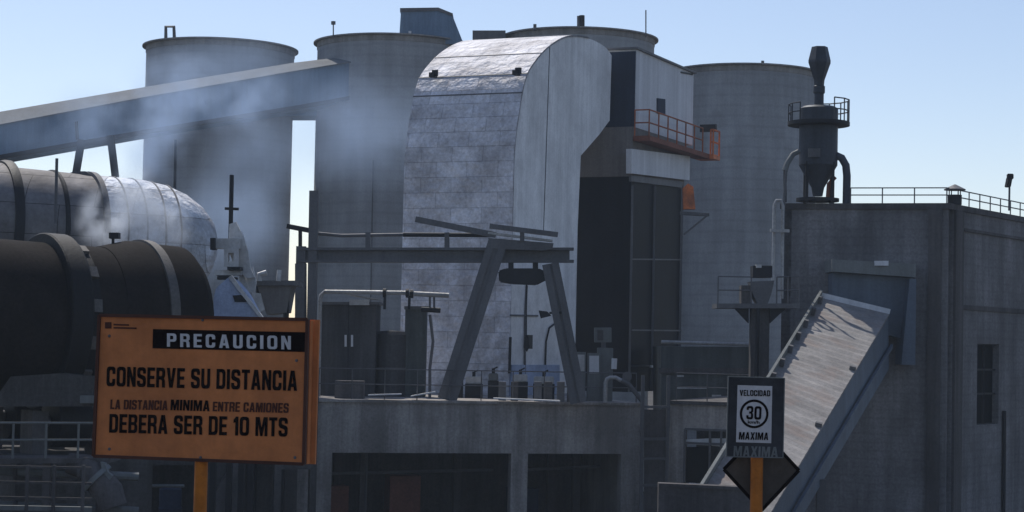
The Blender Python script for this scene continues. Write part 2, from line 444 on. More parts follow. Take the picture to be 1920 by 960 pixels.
for q_ in range(14):
    an = q_ * math.tau / 14 + .2; rr_ = _x * math.cos(an) + _y * math.sin(an)
    MB().box(Ck + ak * .52 + rr_ * 2.52, ak * .16, rr_ * .07, rr_.cross(ak) * .2).build('tyre_block', M['band'], kl)
mb = MB(); mb.tube([at(212, 462, 61.4), at(212, 440, 61.4)], .05, 6); mb.prect(204, 436, 222, 447, 61.3, .35); mb.build('sensor', M['darksteel'], kl)
# support rollers and pier
side = ak.cross(V((0, 0, 1))).normalized()      # towards the camera / right
for sgn in (1, -1):
    rc = Ck + side * (sgn * 1.75) + V((0, 0, -3.05)) + ak * 0
    ro = thing('support_roller', 'dark steel roller under the kiln tyre on the ' + ('near side' if sgn == 1 else 'far side'), 'roller', zz(rc, rc.z - 1.0), 'kiln support rollers')
    MB().lathe([(-.6, .3), (-.55, .75), (-.5, .8), (.5, .8), (.55, .75), (.6, .3)], rc, ak, 36).build('wheel', M['tyre'], ro, True)
    MB().tube([rc - ak * 1.2, rc + ak * 1.2], .18, 14).build('shaft', M['steel'], ro, True)
    for q in (-1, 1):
        c_ = rc + ak * (q * 1.05)
        MB().box(c_ + V((0, 0, -.35)), ak * .25, side * .45, V((0, 0, .65))).build('bearing_housing', M['dark_concrete'], ro)
pr = MB(); pr.box(zz(Ck, (GZ + Ck.z - 4.05) / 2), ak * 2.2, side * 3.2, V((0, 0, (Ck.z - 4.05 - GZ) / 2)))
solo(pr.build('kiln_pier', M['shaded']), 'stained concrete pier carrying the kiln rollers at lower left', 'pier')
# hood plates on near pier
MB
gd = thing('roller_guard', 'low dark grey sloped guard cover under the kiln at far left', 'cover', at(60, 760, 57.2))
MB().pprism([(-20, 762), (20, 706), (110, 700), (172, 706), (176, 762)], 57.2, .8).build('casing', M['shaded'], gd)
MB().prect(150, 742, 176, 756, 56.9, .3).build('bracket', M['cabinet'], gd)

# ------------------------------------------------------------------ kiln head gear
kh = thing('burner_gear', 'cluster of pale plates and brackets at the foil wrapped duct end', 'machinery', zz(at(440, 600, 71), at(440, 600, 71).z))
MB().pprism([(430, 420), (442, 416), (455, 440), (464, 470), (470, 505), (478, 520), (462, 522), (440, 500), (428, 470)], 71.5, .25).build('fin_plate', M['plate'], kh)
MB().prect(403, 447, 448, 466, 71, .5).build('box', M['plate'], kh)
fr = MB(); fr.prect(420, 466, 428, 500, 70.9, .3); fr.prect(438, 466, 446, 500, 70.9, .3); fr.prect(428, 466, 438, 474, 70.9, .3); fr.prect(428, 490, 438, 500, 70.9, .3)
fr.build('bracket', M['plate'], kh)
MB().prect(394, 446, 403, 468, 70.8, .5).build('cap', M['darksteel'], kh)
MB().prect(426, 500, 450, 506, 70.7, .8).build('shelf', M['darksteel'], kh)
MB().prect(402, 506, 452, 516, 71.3, .5).build('ledge', M['plate'], kh)
MB().prect(407, 516, 434, 524, 70.6, .5).build('cover', M['darksteel'], kh)
MB().pprism([(448, 510), (455, 508), (466, 540), (466, 560), (452, 560)], 71.7, .3).build('plate', M['plate'], kh)
MB().pprism([(462, 520), (474, 500), (480, 530), (476, 548), (462, 548)], 71.8, .25).build('plate', M['plate'], kh)
lw = thing('lagged_cover', 'blue grey lagged cover with a dark slot beside the kiln nose', 'cover', at(440, 592, 70))
MB().pprism([(400, 596), (400, 560), (405, 540), (428, 520), (440, 524), (462, 550), (488, 598)], 70, 1.2).build('casing', M['tarp'], lw, bevel=.04)
MB().pprism([(436, 554), (452, 553), (466, 566), (440, 566)], 69.96, .1).build('slot', M['darksteel'], lw)
MB().pprism([(428, 520), (434, 516), (494, 596), (488, 598)], 69.9, .3).build('edge_strip', M['plate'], lw)
hp = thing('dust_hopper', 'small brown grey hopper below the silo, left of the dark columns', 'hopper', at(510, 590, 82))
MB().pprism([(482, 536), (488, 528), (540, 526), (545, 536), (536, 586), (500, 590)], 82, 2).build('body', M['brown'], hp)
MB().prect(472, 526, 556, 535, 81.8, 2.4).build('rim', M['steel'], hp)
MB().tube([at(486, 527, 81.7), at(486, 515, 81.7), at(500, 511, 81.7)], .12, 8).build('spout', M['plate'], hp)
MB().tube([at(522, 527, 81.7), at(524, 506, 81.7)], .1, 8).build('spout', M['plate'], hp)
MB().pprism([(472, 548), (488, 550), (496, 580), (480, 590)], 81.6, .2).build('flap', M['plate'], hp)

for x, Y, par, y0 in ((486, 82.4, hp, 536), (538, 82.4, hp, 536), (440, 71.9, kh, 520), (462, 71.9, kh, 548), (408, 70.6, lw, 590), (478, 70.6, lw, 590)):
    p = at(x, y0, Y); MB().bar(p, zz(p, GZ), .22).build('leg', M['darksteel'], par)

# ------------------------------------------------------------------ deck building
DZ = -0.1
PL = zz(at(548, 748, 83.6), 0); PR = zz(at(1202, 755, 88), 0)
U = (PR - PL).normalized(); W = (PR - PL).length; N = V((-U.y, U.x, 0))   # N points away
def du(px, py=800):           # px -> distance along the deck front
    return (hit(px, py, PL, N) - PL).dot(U)
def dz(px, py): return hit(px, py, PL, N).z
dk = thing('deck_building', 'concrete deck building with deep edge girder and dark open bays below', 'building', zz(PL, GZ))
zb = dz(900, 850)
holes = [(du(624), du(960), -20, zb), (du(991), du(1166), -20, zb)]
wall_cells(PL, U, N * .5, [0, W], [GZ, DZ - .12], holes).build('front_frame', M['deckc'], dk)
MB().hexa([zz(p, DZ - .12) for p in (PL - N * .12, PR - N * .12, PR + N * 24, PL + N * 24)],
          [zz(p, DZ) for p in (PL - N * .12, PR - N * .12, PR + N * 24, PL + N * 24)]).build('deck_slab', M['deckc'], dk)
MB().slab(PL + N * 9, PR + N * 9, N * .4, GZ, DZ - .13).build('back_wall', M['shaded'], dk)
MB().slab(PR - U * .4 + N * .5, PR - U * .4 + N * 9, U * .4, GZ, DZ - .13).build('side_wall', M['deckc'], dk)
MB().slab(PL + N * .5, PL + N * 9, U * .4, GZ, DZ - .13).build('side_wall', M['deckc'], dk)
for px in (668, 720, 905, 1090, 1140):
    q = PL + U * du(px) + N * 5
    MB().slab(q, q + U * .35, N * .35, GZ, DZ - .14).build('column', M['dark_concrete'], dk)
for px0, px1, y in ((624, 960, 900), (991, 1166, 893)):
    a = PL + U * du(px0) + N * 3; b = PL + U * du(px1) + N * 3; z = dz(800, y)
    MB().tube([zz(a, z + .05), zz(b, z + .25)], .07, 8).build('pipe', M['steel'], dk)
MB().tube([zz(PL + U * du(711) + N * 2.6, GZ), zz(PL + U * du(711) + N * 2.6, DZ - .3)], .06, 8).build('pipe', M['steel'], dk)
for px0, px1, y0, y1, mt in ((770, 830, 905, 975, 'rust'), (640, 690, 925, 1000, 'rust'), (1010, 1060, 930, 1000, 'navy')):
    a = PL + U * du(px0) + N * 4; b = PL + U * du(px1) + N * 4
    bx = MB().slab(a, b, N * 1.2, GZ, dz(px0, y0)).build('store_crate', M[mt])
    solo(bx, {770: 'rust brown crate in the middle of the wide dark bay', 640: 'rust brown crate at left end of the wide dark bay', 1010: 'navy crate standing in the narrow dark bay'}[px0], 'crate')

# stair tower frame between deck and right wall
lf = thing('ladder_frame', 'tall steel ladder frame with rungs beside the concrete deck end', 'ladder', zz(at(1225, 900, 86.5), GZ))
for px in (1204, 1252):
    p = at(px, 800, 86.5); MB().bar(zz(p, GZ), zz(p, DZ + 1.3), .16).build('stile', M['steel'], lf)
for y in (763, 823, 860, 910):
    MB().bar(at(1204, y, 86.45), at(1252, y, 86.45), .09, .12).build('rung', M['steel'], lf)
MB().prect(1208, 768, 1249, 1010, 87, .2).build('backing', M['dark_concrete'], lf)

# right lower wall with window opening
RL = zz(at(1256, 800, 87.2), 0); RR = zz(at(1500, 800, 85.2), 0)
RU = (RR - RL).normalized(); RN = V((-RU.y, RU.x, 0))
def rz(px, py): return hit(px, py, RL, RN).z
def ru(px, py=850): return (hit(px, py, RL, RN) - RL).dot(RU)
rw = thing('low_block', 'grey concrete block with broken window, between ladder and speed sign', 'building', zz(RL, GZ))
wall_cells(RL, RU, RN * .35, [0, (RR - RL).length], [GZ, rz(1330, 760)], [(ru(1284), ru(1372), rz(1330, 910), rz(1330, 806))]).build('wall', M['deckc'], rw)
MB().hexa([zz(p, rz(1330, 760)) for p in (RL - RN * .15, RR - RN * .15, RR + RN * 16, RL + RN * 16)],
          [zz(p, rz(1330, 753)) for p in (RL - RN * .15, RR - RN * .15, RR + RN * 16, RL + RN * 16)]).build('roof', M['dark_concrete'], rw)
MB().slab(RL + RN * 5, RR + RN * 5, RN * .3, GZ, rz(1330, 762)).build('back_wall', M['shaded'], rw)
wf = MB()
a = RL + RU * ru(1284) - RN * .05; b = RL + RU * ru(1372) - RN * .05
for y in (806, 832, 910): wf.bar(zz(a, rz(1330, y)), zz(b, rz(1330, y)), .1)
for px in (1284, 1331, 1352): q = RL + RU * ru(px) - RN * .05; wf.bar(zz(q, rz(1330, 910)), zz(q, rz(1330, 806)), .09)
w_ = wf.build('window', M['steel'], rw)
def rwq(pts, off): return [hit(x, y, RL + RN * off, RN) for x, y in pts]
MB().prism(rwq([(1286, 824), (1329, 822), (1329, 835), (1286, 833)], .1), RN * .03).build('pane', M['white'], w_)
MB().prism(rwq([(1334, 822), (1366, 822), (1366, 838), (1334, 836)], .1), RN * .03).build('pane', M['white'], w_)
MB().prism(rwq([(1286, 838), (1329, 838), (1329, 905), (1286, 905)], .25), RN * .03).build('pane', M['glass'], w_)
MB().bar(rwq([(1292, 908)], -.3)[0], rwq([(1362, 912)], -.3)[0], .12).build('sill', M['white'], rw)

# ------------------------------------------------------------------ arched hood
PHI = math.radians(24)
e = V((math.cos(PHI), -math.sin(PHI), 0)); d = V((math.sin(PHI), math.cos(PHI), 0))
B = at(960, 435, 95)
Wd = (B - hit(757, 437, B, d)).dot(e)
prof_px = [(962, 330), (964, 280), (971, 220), (984, 150), (1003, 115), (1031, 86), (1065, 69), (1103, 72), (1133, 87), (1147, 104)]
pts = [hit(x, y, B, e) for x, y in prof_px]
def spline(P, n=5):
    out = []
    for i in range(len(P) - 1):
        p0 = P[max(i - 1, 0)]; p1 = P[i]; p2 = P[i + 1]; p3 = P[min(i + 2, len(P) - 1)]
        for k in range(n):
            t = k / n
            out.append(.5 * ((2 * p1) + (p2 - p0) * t + (2 * p0 - 5 * p1 + 4 * p2 - p3) * t * t + (3 * p1 - p0 - 3 * p2 + p3) * t ** 3))
    return out + [P[-1]]
arc = spline(pts)
B0 = zz(arc[0], DZ)
back_px = [(1143, 226), (1124, 252), (1089, 292), (1083, 430)]
back = [hit(x, y, B, e) for x, y in back_px]
outline = [B0] + arc + back + [zz(back[-1], DZ)]
hd = thing('arched_hood', 'tall arched duct hood with patchy aluminium front and pale flat side', 'duct', B0)
MB().prism(outline, -e * Wd).build('casing', M['hoodside'], hd)
# front skin with UVs
sk = MB(); sk.uv = []
line = [B0.lerp(arc[0], i / 12) for i in range(12)] + arc[: arc.index(min(arc, key=lambda p: (p - hit(1103, 72, B, e)).length)) + 1]
outs = []
for i, p in enumerate(line):
    t_ = (line[min(i + 1, len(line) - 1)] - line[max(i - 1, 0)]).normalized()
    outs.append(p + e.cross(t_).normalized() * (-.07))
if (outs[3] - line[3]).dot(d) > 0: outs = [p * 2 - q for p, q in zip(line, outs)]
run = 0; NU = 10; vs = []; fs = []; uv = []
for i, p in enumerate(outs):
    if i: run += (outs[i] - outs[i - 1]).length
    for k in range(NU + 1):
        vs.append(p + e * (.05 - (Wd + .07) * k / NU)); uv.append((k / NU * Wd, run))
for i in range(len(outs) - 1):
    for k in range(NU):
        a = i * (NU + 1) + k; fs.append([a, a + 1, a + NU + 2, a + NU + 1])
nb = len(vs)
for i, p in enumerate(line):
    vs += [p + e * .05 + (p - outs[i]) * .3, p - e * (Wd + .02) + (p - outs[i]) * .3]; uv += [(0, 0), (Wd, 0)]
for i in range(len(line) - 1):
    fs.append([i * (NU + 1), (i + 1) * (NU + 1), nb + 2 * (i + 1), nb + 2 * i])
    fs.append([i * (NU + 1) + NU, nb + 2 * i + 1, nb + 2 * (i + 1) + 1, (i + 1) * (NU + 1) + NU])
sk.add(vs, fs); sk.uv = uv
sk.build('front_cladding', M['hoodfront'], hd, True)
for yq in (99, 137, 180):
    k = min(range(len(outs)), key=lambda i: abs((lambda v_: 480 - F * v_.dot(upv) / v_.dot(fwd))(outs[i] + e * .05 - EYE) - yq))
    if k < len(outs) - 1:
        t_ = (outs[k + 1] - outs[k]).normalized(); nn = (outs[k] - line[k]).normalized()
        MB().hexa([outs[k] + e * .06 + nn * .004, outs[k] + e * .06 + t_ * .06 + nn * .004, outs[k] + e * .06 + t_ * .06 + nn * .03, outs[k] + e * .06 + nn * .03],
                  [p_ - e * (Wd + .05) for p_ in (outs[k] + e * .02 + nn * .004, outs[k] + e * .02 + t_ * .06 + nn * .004, outs[k] + e * .02 + t_ * .06 + nn * .03, outs[k] + e * .02 + nn * .03)]).build('seam', M['steel'], hd)
for x, y in ((812, 141), (968, 137)):
    q = hit(x, y, hit(984, 150, B, e) - d * .25, d)
    lg = MB(); lg.box(q, e * .12, d * .25, V((0, 0, .12))); lg.box(q + V((.1, -.1, .1)), e * .16, d * .05, V((0, 0, .16)))
    lg.build('lifting_lug', M['darksteel'], hd)
# side seams and conduits on the pale side
def side_pt(x, y, off=.04): return hit(x, y, B + e * off, e)
MB().tube([side_pt(1031, 84, .02), side_pt(1031 - 12, 440, .02)], .02, 6).build('seam', M['steel'], hd)
cd_ = MB(); cd_.tube([side_pt(988, 535, .12), side_pt(985, 600, .12), side_pt(984, 702, .12)], .06, 6)
cd_.build('conduit', M['steel'], hd)
MB().tube([side_pt(957, 591, .1), side_pt(1008, 592, .1)], .05, 6).build('conduit', M['steel'], hd)
MB().tube([side_pt(1022, 702, .12), side_pt(1024, 640, .12), side_pt(1030, 615, .12), side_pt(1044, 604, .12)], .05, 6).build('conduit', M['darksteel'], hd)
MB().tube([side_pt(957, 632, .1), side_pt(955, 700, .1)], .08, 6).build('conduit', M['darksteel'], hd)
MB().box(side_pt(991, 641, .2), d * .3, e * .1, V((0, 0, .35))).build('valve_box', M['darksteel'], hd)
MB().prism([side_pt(x, y, .03) for x, y in ((958, 530), (1046, 530), (1046, 684), (956, 684))], e * .03).build('pale_panel', M['white'], hd)
MB().prism([side_pt(x, y, .06) for x, y in ((957, 684), (1046, 684), (1046, 742), (955, 742))], e * .1).build('skirt_panel', M['tarp'], hd)

# ------------------------------------------------------------------ dark lift tower right of the hood
Q = back[-1]
tw_d = hit(1152, 150, B, e)
C = hit(1181, 500, tw_d, d)
def rs(px, py, off=0): return hit(px, py, C + e * off, e)      # on the right face
E = rs(1279, 500)
Dp = (E - C).dot(d)
Lft = (C - hit(1068, 500, tw_d, d)).dot(e)
tw = thing('lift_tower', 'black clad tower right of arched hood, pale panel house on top', 'tower', zz(C, DZ))
def tower_box(z0, z1, l, dp, o=0.0, back_=0.0):
    a = C - e * l + d * back_; b = C + e * o + d * back_
    q = [zz(p, z0) for p in (a, b, b + d * dp, a + d * dp)]
    return MB().hexa(q, [zz(p, z1) for p in q])
zt1 = hit(1181, 330, C, e).z; zt2 = hit(1181, 236, C, e).z
tower_box(DZ, zt1, Lft, Dp).build('dark_casing', M['black'], tw)
tower_box(zt1, zt2, Lft + .1, Dp, .06, -.06).build('grey_band', M['brown'], tw)
# panel house
px0 = rs(1190, 150); D0 = (px0 - C).dot(d); D1 = (rs(1299, 150) - C).dot(d)
zt3 = hit(1190, 92, C, e).z
MB().hexa([zz(p, zt2 + .004) for p in (C + e * .05 + d * (D0 + .06), C + e * .05 + d * D1, C - e * 4 + d * D1, C - e * 4 + d * (D0 + .06))],
          [zz(p, zt3) for p in (C + e * .05 + d * (D0 + .06), C + e * .05 + d * D1, C - e * 4 + d * D1, C - e * 4 + d * (D0 + .06))]).build('panel_house', M['panel'], tw)
MB().hexa([zz(p, zt2 + .006) for p in (C + e * .02 + d * D0, C - e * 3.9 + d * D0, C - e * 3.9 + d * (D0 + .055), C + e * .02 + d * (D0 + .055))],
          [zz(p, zt3 - .1) for p in (C + e * .02 + d * D0, C - e * 3.9 + d * D0, C - e * 3.9 + d * (D0 + .055), C + e * .02 + d * (D0 + .055))]).build('recess_shade_panel', M['navy'], tw)  # shade of the recess painted as a navy sheet over the house end
MB().hexa([zz(p, zt3 + .002) for p in (C + e * .2 + d * (D0 - .15), C + e * .2 + d * (D1 + .15), C - e * 4.2 + d * (D1 + .15), C - e * 4.2 + d * (D0 - .15))],
          [zz(p, zt3 + .12) for p in (C + e * .2 + d * (D0 - .15), C + e * .2 + d * (D1 + .15), C - e * 4.2 + d * (D1 + .15), C - e * 4.2 + d * (D0 - .15))]).build('roof', M['steel'], tw)
MB().prism([rs(x, y, .05) for x, y in ((1231, 184), (1246, 186), (1246, 215), (1231, 213))], e * .06).build('hatch', M['navy'], tw)
MB().prism([rs(x, y, .05) for x, y in ((1276, 134), (1298, 138), (1298, 141), (1276, 137))], e * .05).build('vent', M['darksteel'], tw)
# white beam box
MB().prism([rs(x, y, .35) for x, y in ((1184, 279), (1294, 293), (1293, 338), (1184, 325))], -e * .32).build('white_panel', M['panel'], tw)
MB().prism([rs(x, y, .2) for x, y in ((1184, 329), (1279, 341), (1279, 352), (1184, 340))], -e * .15).build('lintel', M['steel'], tw)
for px in (1184, 1226, 1277):
    MB().bar(rs(px + 2, 348, .06), zz(rs(px - 4, 700, .06), DZ), .13).build('mullion', M['steel'], tw)
for y0_, y1_ in ((486, 487), (619, 620), (686, 686)):
    MB().bar(rs(1184, y0_, .05), rs(1278, y1_, .05), .08).build('transom', M['steel'], tw)
MB().bar(rs(1220, 687, .12), rs(1250, 688, .12), .13).build('ledge', M['white'], tw)
# balcony
ba = (rs(1184, 240) - C).dot(d); bb = (rs(1296, 240) - C).dot(d) + 5.2
z_b = hit(1184, 243, C + e * 1.1, e).z
bb = (rs(1297, 240) - C).dot(d) + .2
bs = MB().hexa([zz(C + e * o_ + d * q, z_b - .28) for o_, q in ((.12, ba), (1.1, ba), (1.1, bb), (.12, bb))],
               [zz(C + e * o_ + d * q, z_b) for o_, q in ((.12, ba), (1.1, ba), (1.1, bb), (.12, bb))])
bo = bs.build('balcony', M['rust'], tw)
railing(bo, [zz(C + e * .2 + d * ba, z_b), zz(C + e * 1.05 + d * ba, z_b), zz(C + e * 1.05 + d * (bb - 1.2), z_b)], 1.45, 1.5, M['shade_rail'], .045)
er = (hit(1350, 240, C + d * (bb + 1.2), d) - C).dot(e)
lp = [(.12, bb), (er, bb), (er, bb + 1.3), (.12, bb + 1.3)]
lo = MB().hexa([zz(C + e * o_ + d * q, z_b - .28) for o_, q in lp], [zz(C + e * o_ + d * q, z_b) for o_, q in lp]).build('landing', M['orange_rail'], tw)
railing(lo, [zz(C + e * 1.15 + d * (bb + .05), z_b), zz(C + e * (er - .05) + d * (bb + .05), z_b), zz(C + e * (er - .05) + d * (bb + 1.25), z_b)], 1.5, 1.2, M['orange_rail'], .06)
MB().hexa([zz(C + e * o_ + d * q, z_b + 1.5) for o_, q in ((.12, bb + 1.0), (er * .85, bb + 1.0), (er * .85, bb + 1.25), (.12, bb + 1.25))], [zz(C + e * o_ + d * q, z_b + 1.95) for o_, q in ((.12, bb + 1.0), (er * .85, bb + 1.0), (er * .85, bb + 1.25), (.12, bb + 1.25))]).build('dark_hood', M['darksteel'], lo)
bt = thing('orange_box', 'small orange cabinet on a bracket at the black tower edge', 'cabinet', rs(1290, 395, .2))
MB().pprism([(1281, 352), (1290, 344), (1300, 350), (1304, 392), (1282, 392)], 106, .5).build('casing', M['orange_rail'], bt)
mb = MB(); mb.pprism([(1276, 396), (1330, 400), (1330, 405), (1276, 402)], 106, .5); mb.bar(at(1282, 440, 106.2), at(1326, 404, 106.2), .1); mb.build('bracket', M['steel'], bt)

# ------------------------------------------------------------------ right building
K = zz(at(1777, 500, 80.5), 0); L = zz(at(1466, 500, 82.6), 0)
zr = at(1777, 381, 80.5).z
rd = V((.57, .82, 0)).normalized(); R = K + rd * 18
lu = (K - L).normalized(); ln = V((-lu.y, lu.x, 0))
rn = V((-rd.y, rd.x, 0)) * -1
if rn.dot(V((1, 0, 0))) < 0: rn = -rn
bd = thing('dark_building', 'large dark stained concrete building at right with rooftop railing', 'building', zz(K, GZ))
MB().slab(L, K, ln * .5, GZ, zr - .25).build('front_wall', M['bldg'], bd)
def ku(px, py=700): return (hit(px, py, K, rn) - K).dot(rd)
def kz(px, py): return hit(px, py, K, rn).z
K2 = K + rd * .42
wall_cells(K, rd, -rn * .45, [.62, 18], [GZ, zr - .25], [(ku(1832), ku(1873), kz(1850, 796), kz(1850, 645))]).build('side_wall', M['bldg'], bd)
MB().slab(L, L + rd * 18, lu * .4, GZ, zr - .25).build('far_wall', M['bldg'], bd)
foot = [L - ln * .1 - lu * .1, K - ln * .1 + rn * .06, R + rn * .1, L + rd * 18]
MB().hexa([zz(p, zr - .25) for p in foot], [zz(p, zr) for p in foot]).build('roof', M['dark_concrete'], bd)
wn_o = MB()
for zf in (.0, .38, .68, 1.0):
    z = kz(1850, 796) + (kz(1850, 645) - kz(1850, 796)) * zf
    wn_o.bar(zz(K + rd * ku(1832) - rn * .2, z), zz(K + rd * ku(1873) - rn * .2, z), .08)
wn_o.bar(zz(K + rd * (ku(1852)) - rn * .2, kz(1850, 796)), zz(K + rd * (ku(1852)) - rn * .2, kz(1850, 645)), .08)
wob = wn_o.build('window', M['darksteel'], bd)
MB().slab(K + rd * ku(1830) - rn * .3, K + rd * ku(1875) - rn * .3, -rn * .03, kz(1850, 798), kz(1850, 643)).build('pane', M['glass'], wob)
for px, w_, mt in ((1752, .55, 'dark_concrete'),):
    q = hit(px, 600, L, ln); MB().slab(q - lu * w_ / 2 - ln * .18, q + lu * w_ / 2 - ln * .18, ln * .17, GZ, zr - .26).build('pilaster', M[mt], bd)
MB().slab(K + rd * .62, K + rd * 1.5, rn * .12, GZ, zr - .26).build('pilaster', M['dark_concrete'], bd)
MB().slab(K + rd * 1.6, K + rd * 18, rn * .1, kz(1850, 435) - .12, kz(1850, 435)).build('string_course', M['dark_concrete'], bd)
MB().slab(K + rd * 1.6, K + rd * 18, rn * .07, kz(1850, 575) - .2, kz(1850, 575)).build('string_course', M['dark_concrete'], bd)
MB().tube([zz(K + rd * ku(1880) + rn * .1, GZ), zz(K + rd * ku(1880) + rn * .1, kz(1880, 770))], .09, 8).build('downpipe', M['darksteel'], bd)
q0 = hit(1592, 500, L, ln)
railing(bd, [zz(q0 + ln * .2, zr), zz(K + ln * .3 - rn * .1, zr), zz(R - rn * .2, zr)], .68, 1.25, M['steel'], .028, rails=(1.0, .55))
cw = thing('roof_cowl', 'small roof vent with conical cap at the dark building corner', 'vent', zz(at(1790, 384, 81.3), zr))
cc = zz(at(1790, 384, 81.3), zr)
MB().lathe([(0, .3), (.42, .3)], cc, n=16).build('stub', M['darksteel'], cw, True)
for a_ in range(4):
    q = cc + V((math.cos(a_ * 1.57 + .8) * .27, math.sin(a_ * 1.57 + .8) * .27, .42)); MB().tube([q, q + V((0, 0, .22))], .025, 6).build('leg', M['darksteel'], cw)
MB().lathe([(.62, .46), (.66, .46), (.86, .06), (.88, 0)], cc, n=16).build('cap', M['steel'], cw, True)
fl = thing('floodlight', 'dark floodlight on a thin pole above the rooftop railing at far right', 'lamp', at(1892, 388, 84))
MB().tube([zz(at(1892, 392, 84), zr), at(1893, 338, 84)], .045, 8).build('pole', M['steel'], fl)
MB().box(at(1891, 342, 83.9), V((.1, .05, 0)), V((-.04, .12, 0)), V((.04, 0, .22))).box(at(1894, 331, 83.9), V((.13, 0, 0)), V((0, .13, 0)), V((0, 0, .12))).build('lamp_head', M['darksteel'], fl, bevel=.03)

# collar house of the conveyor on the front wall
ch = thing('conveyor_collar', 'blue grey sheet collar box where conveyor enters the dark building', 'chute', zz(at(1640, 600, 80), GZ))
Yc = 79.9
MB().pprism([(1560, 486), (1718, 495), (1717, 520), (1560, 509)], Yc, 1.9).build('canopy', M['cabinet'], ch)
MB().pprism([(1562, 511), (1712, 521), (1710, 640), (1562, 600)], Yc + .5, 1.2).build('back_panel', M['convside'], ch)
MB().pprism([(1706, 523), (1718, 523), (1716, 684), (1690, 684), (1694, 640)], Yc - .2, 1.8).build('side_panel', M['convside'], ch)
MB().prect(1640, 489, 1666, 498, Yc - .1, .12).build('plate', M['panel'], ch)

# ------------------------------------------------------------------ right conveyor
A0, A1 = at(1540, 558, 80.3), at(1392, 800, 66)
B0c, B1 = at(1668, 588, 79.6), at(1500, 870, 64)
A2 = A1 + (A1 - A0) * .5; B2 = B1 + (B1 - B0c) * .45
cvy = thing('conveyor', 'steep covered conveyor with sunlit ribbed roof descending from the dark building', 'conveyor', zz(B1, GZ))
nrm = (B0c - A0).cross(A1 - A0).normalized()
if nrm.z < 0: nrm = -nrm
rf = MB(); rf.uv = None
# ribbed roof: corrugations across the slope
NS = 90; vs = []; fs = []
for i in range(NS + 1):
    t_ = i / NS; h = .03 * (i % 2)
    a = A0.lerp(A2, t_) + nrm * h; b = B0c.lerp(B2, t_) + nrm * h
    vs += [a, b, b - nrm * .12, a - nrm * .12]
for i in range(NS):
    for k in range(4):
        fs.append([i * 4 + k, i * 4 + (k + 1) % 4, (i + 1) * 4 + (k + 1) % 4, (i + 1) * 4 + k])
fs += [[0, 1, 2, 3], [NS * 4 + k for k in (3, 2, 1, 0)]]
rf.add(vs, fs); rf.build('roof', M['convroof'], cvy)
h0, h1 = 2.3, 1.75
dn0 = V((0, 0, -h0)); dn1 = V((0, 0, -h1)); sk_ = V((0, 0, -.12))
MB().hexa([A0 + sk_, B0c + sk_ - V((.05, 0, 0)), B0c + dn0, A0 + dn0], [A2 + sk_, B2 + sk_ - V((.05, 0, 0)), B2 + dn1, A2 + dn1]).build('casing', M['convside'], cvy)
eo = V((.06, -.02, 0))
MB().hexa([B0c + eo + V((0, 0, -h0 * .55)), B0c + eo + V((0, 0, -h0 * .62)), B0c + eo * 2.5 + V((0, 0, -h0 * .62)), B0c + eo * 2.5 + V((0, 0, -h0 * .55))],
          [B2 + eo + V((0, 0, -h1 * .55)), B2 + eo + V((0, 0, -h1 * .62)), B2 + eo * 2.5 + V((0, 0, -h1 * .62)), B2 + eo * 2.5 + V((0, 0, -h1 * .55))]).build('side_rib', M['convside'], cvy)
wdir = (A0 - B0c).normalized()
ed = MB(); ed.hexa([A0 + nrm * .04, A0 + nrm * .34, A0 + nrm * .34 + wdir * .1, A0 + nrm * .04 + wdir * .1], [A2 + nrm * .04, A2 + nrm * .34, A2 + nrm * .34 + wdir * .1, A2 + nrm * .04 + wdir * .1])
edge = ed.build('edge_kerb', M['cabinet'], cvy)
for i in range(11):
    p = A0.lerp(A2, .04 + i * .07); MB().box(p + nrm * .2 - wdir * .09, wdir * .08, (A2 - A0).normalized() * .07, nrm * .15).build('clip', M['steel'], edge)
MB().bar(A0 + nrm * .1 + (A0 - A2).normalized() * .02, B0c + nrm * .08, .14, .22).build('head_flashing', M['panel'], cvy)
for t_ in (.3, .55):
    p = B0c.lerp(B2, t_); MB().box(p + nrm * .1 + wdir * .12, wdir * .12, (A2 - A0).normalized() * .07, nrm * .07).build('lug', M['steel'], cvy)
for t_ in (.55, .93):
    for P0_, P2_ in ((A0, A2), (B0c, B2)):
        p = P0_.lerp(P2_, t_) - V((0, 0, 1.8)); MB().bar(p, zz(p, -7.9 if p.y > 50 else gz(p.y)), .3).build('leg', M['steel'], cvy)

lwl = thing('low_wall', 'low grey concrete wall in front of the conveyor foot, behind speed sign post', 'wall', zz(at(1330, 930, 58), GZ))
a = at(1235, 912, 58.5); b = at(1425, 912, 57.5)
MB().slab(a, b, V((0, .4, 0)), gz(70), a.z).build('body', M['dark_concrete'], lwl)
MB().slab(a + V((0, -.06, 0)), b + V((0, -.06, 0)), V((0, .52, 0)), a.z + .002, a.z + .1).build('coping', M['dark_concrete'], lwl)
# ------------------------------------------------------------------ bag filter on the roof
FY = 82.5
fc = at(1533, 378, FY)
bf = thing('bag_filter', 'dark dust filter vessel with hexagonal stack head on the roof', 'dust filter', zz(fc, zr))
fsx = F / FY
def fz(y): return at(1533, y, FY).z
tl = lambda y: V((at(1533 + (378 - y) * .021, y, FY).x, FY, 0))
fc = zz(fc, 0)
def L_(prof, name, mt, n=32, smooth=True):
    MB().lathe([(fz(y), r / fsx) for y, r in prof], V((fc.x, fc.y, 0)), n=n).build(name, M[mt], bf, smooth)
L_([(310, 36), (236, 36)], 'drum', 'filter')
L_([(368, 9), (352, 12), (310, 36)], 'cone', 'filter')
L_([(237, 44), (236, 58), (229, 58), (228, 44)], 'platform', 'darksteel')
L_([(228, 36), (204, 36), (200, 30)], 'top_drum', 'filter')
L_([(202, 9), (176, 9), (174, 11), (162, 11), (160, 8)], 'stack', 'filter', 20)
L_([(162, 9), (150, 10), (118, 21), (113, 21), (88, 15)], 'stack_head', 'filter', 6, False)
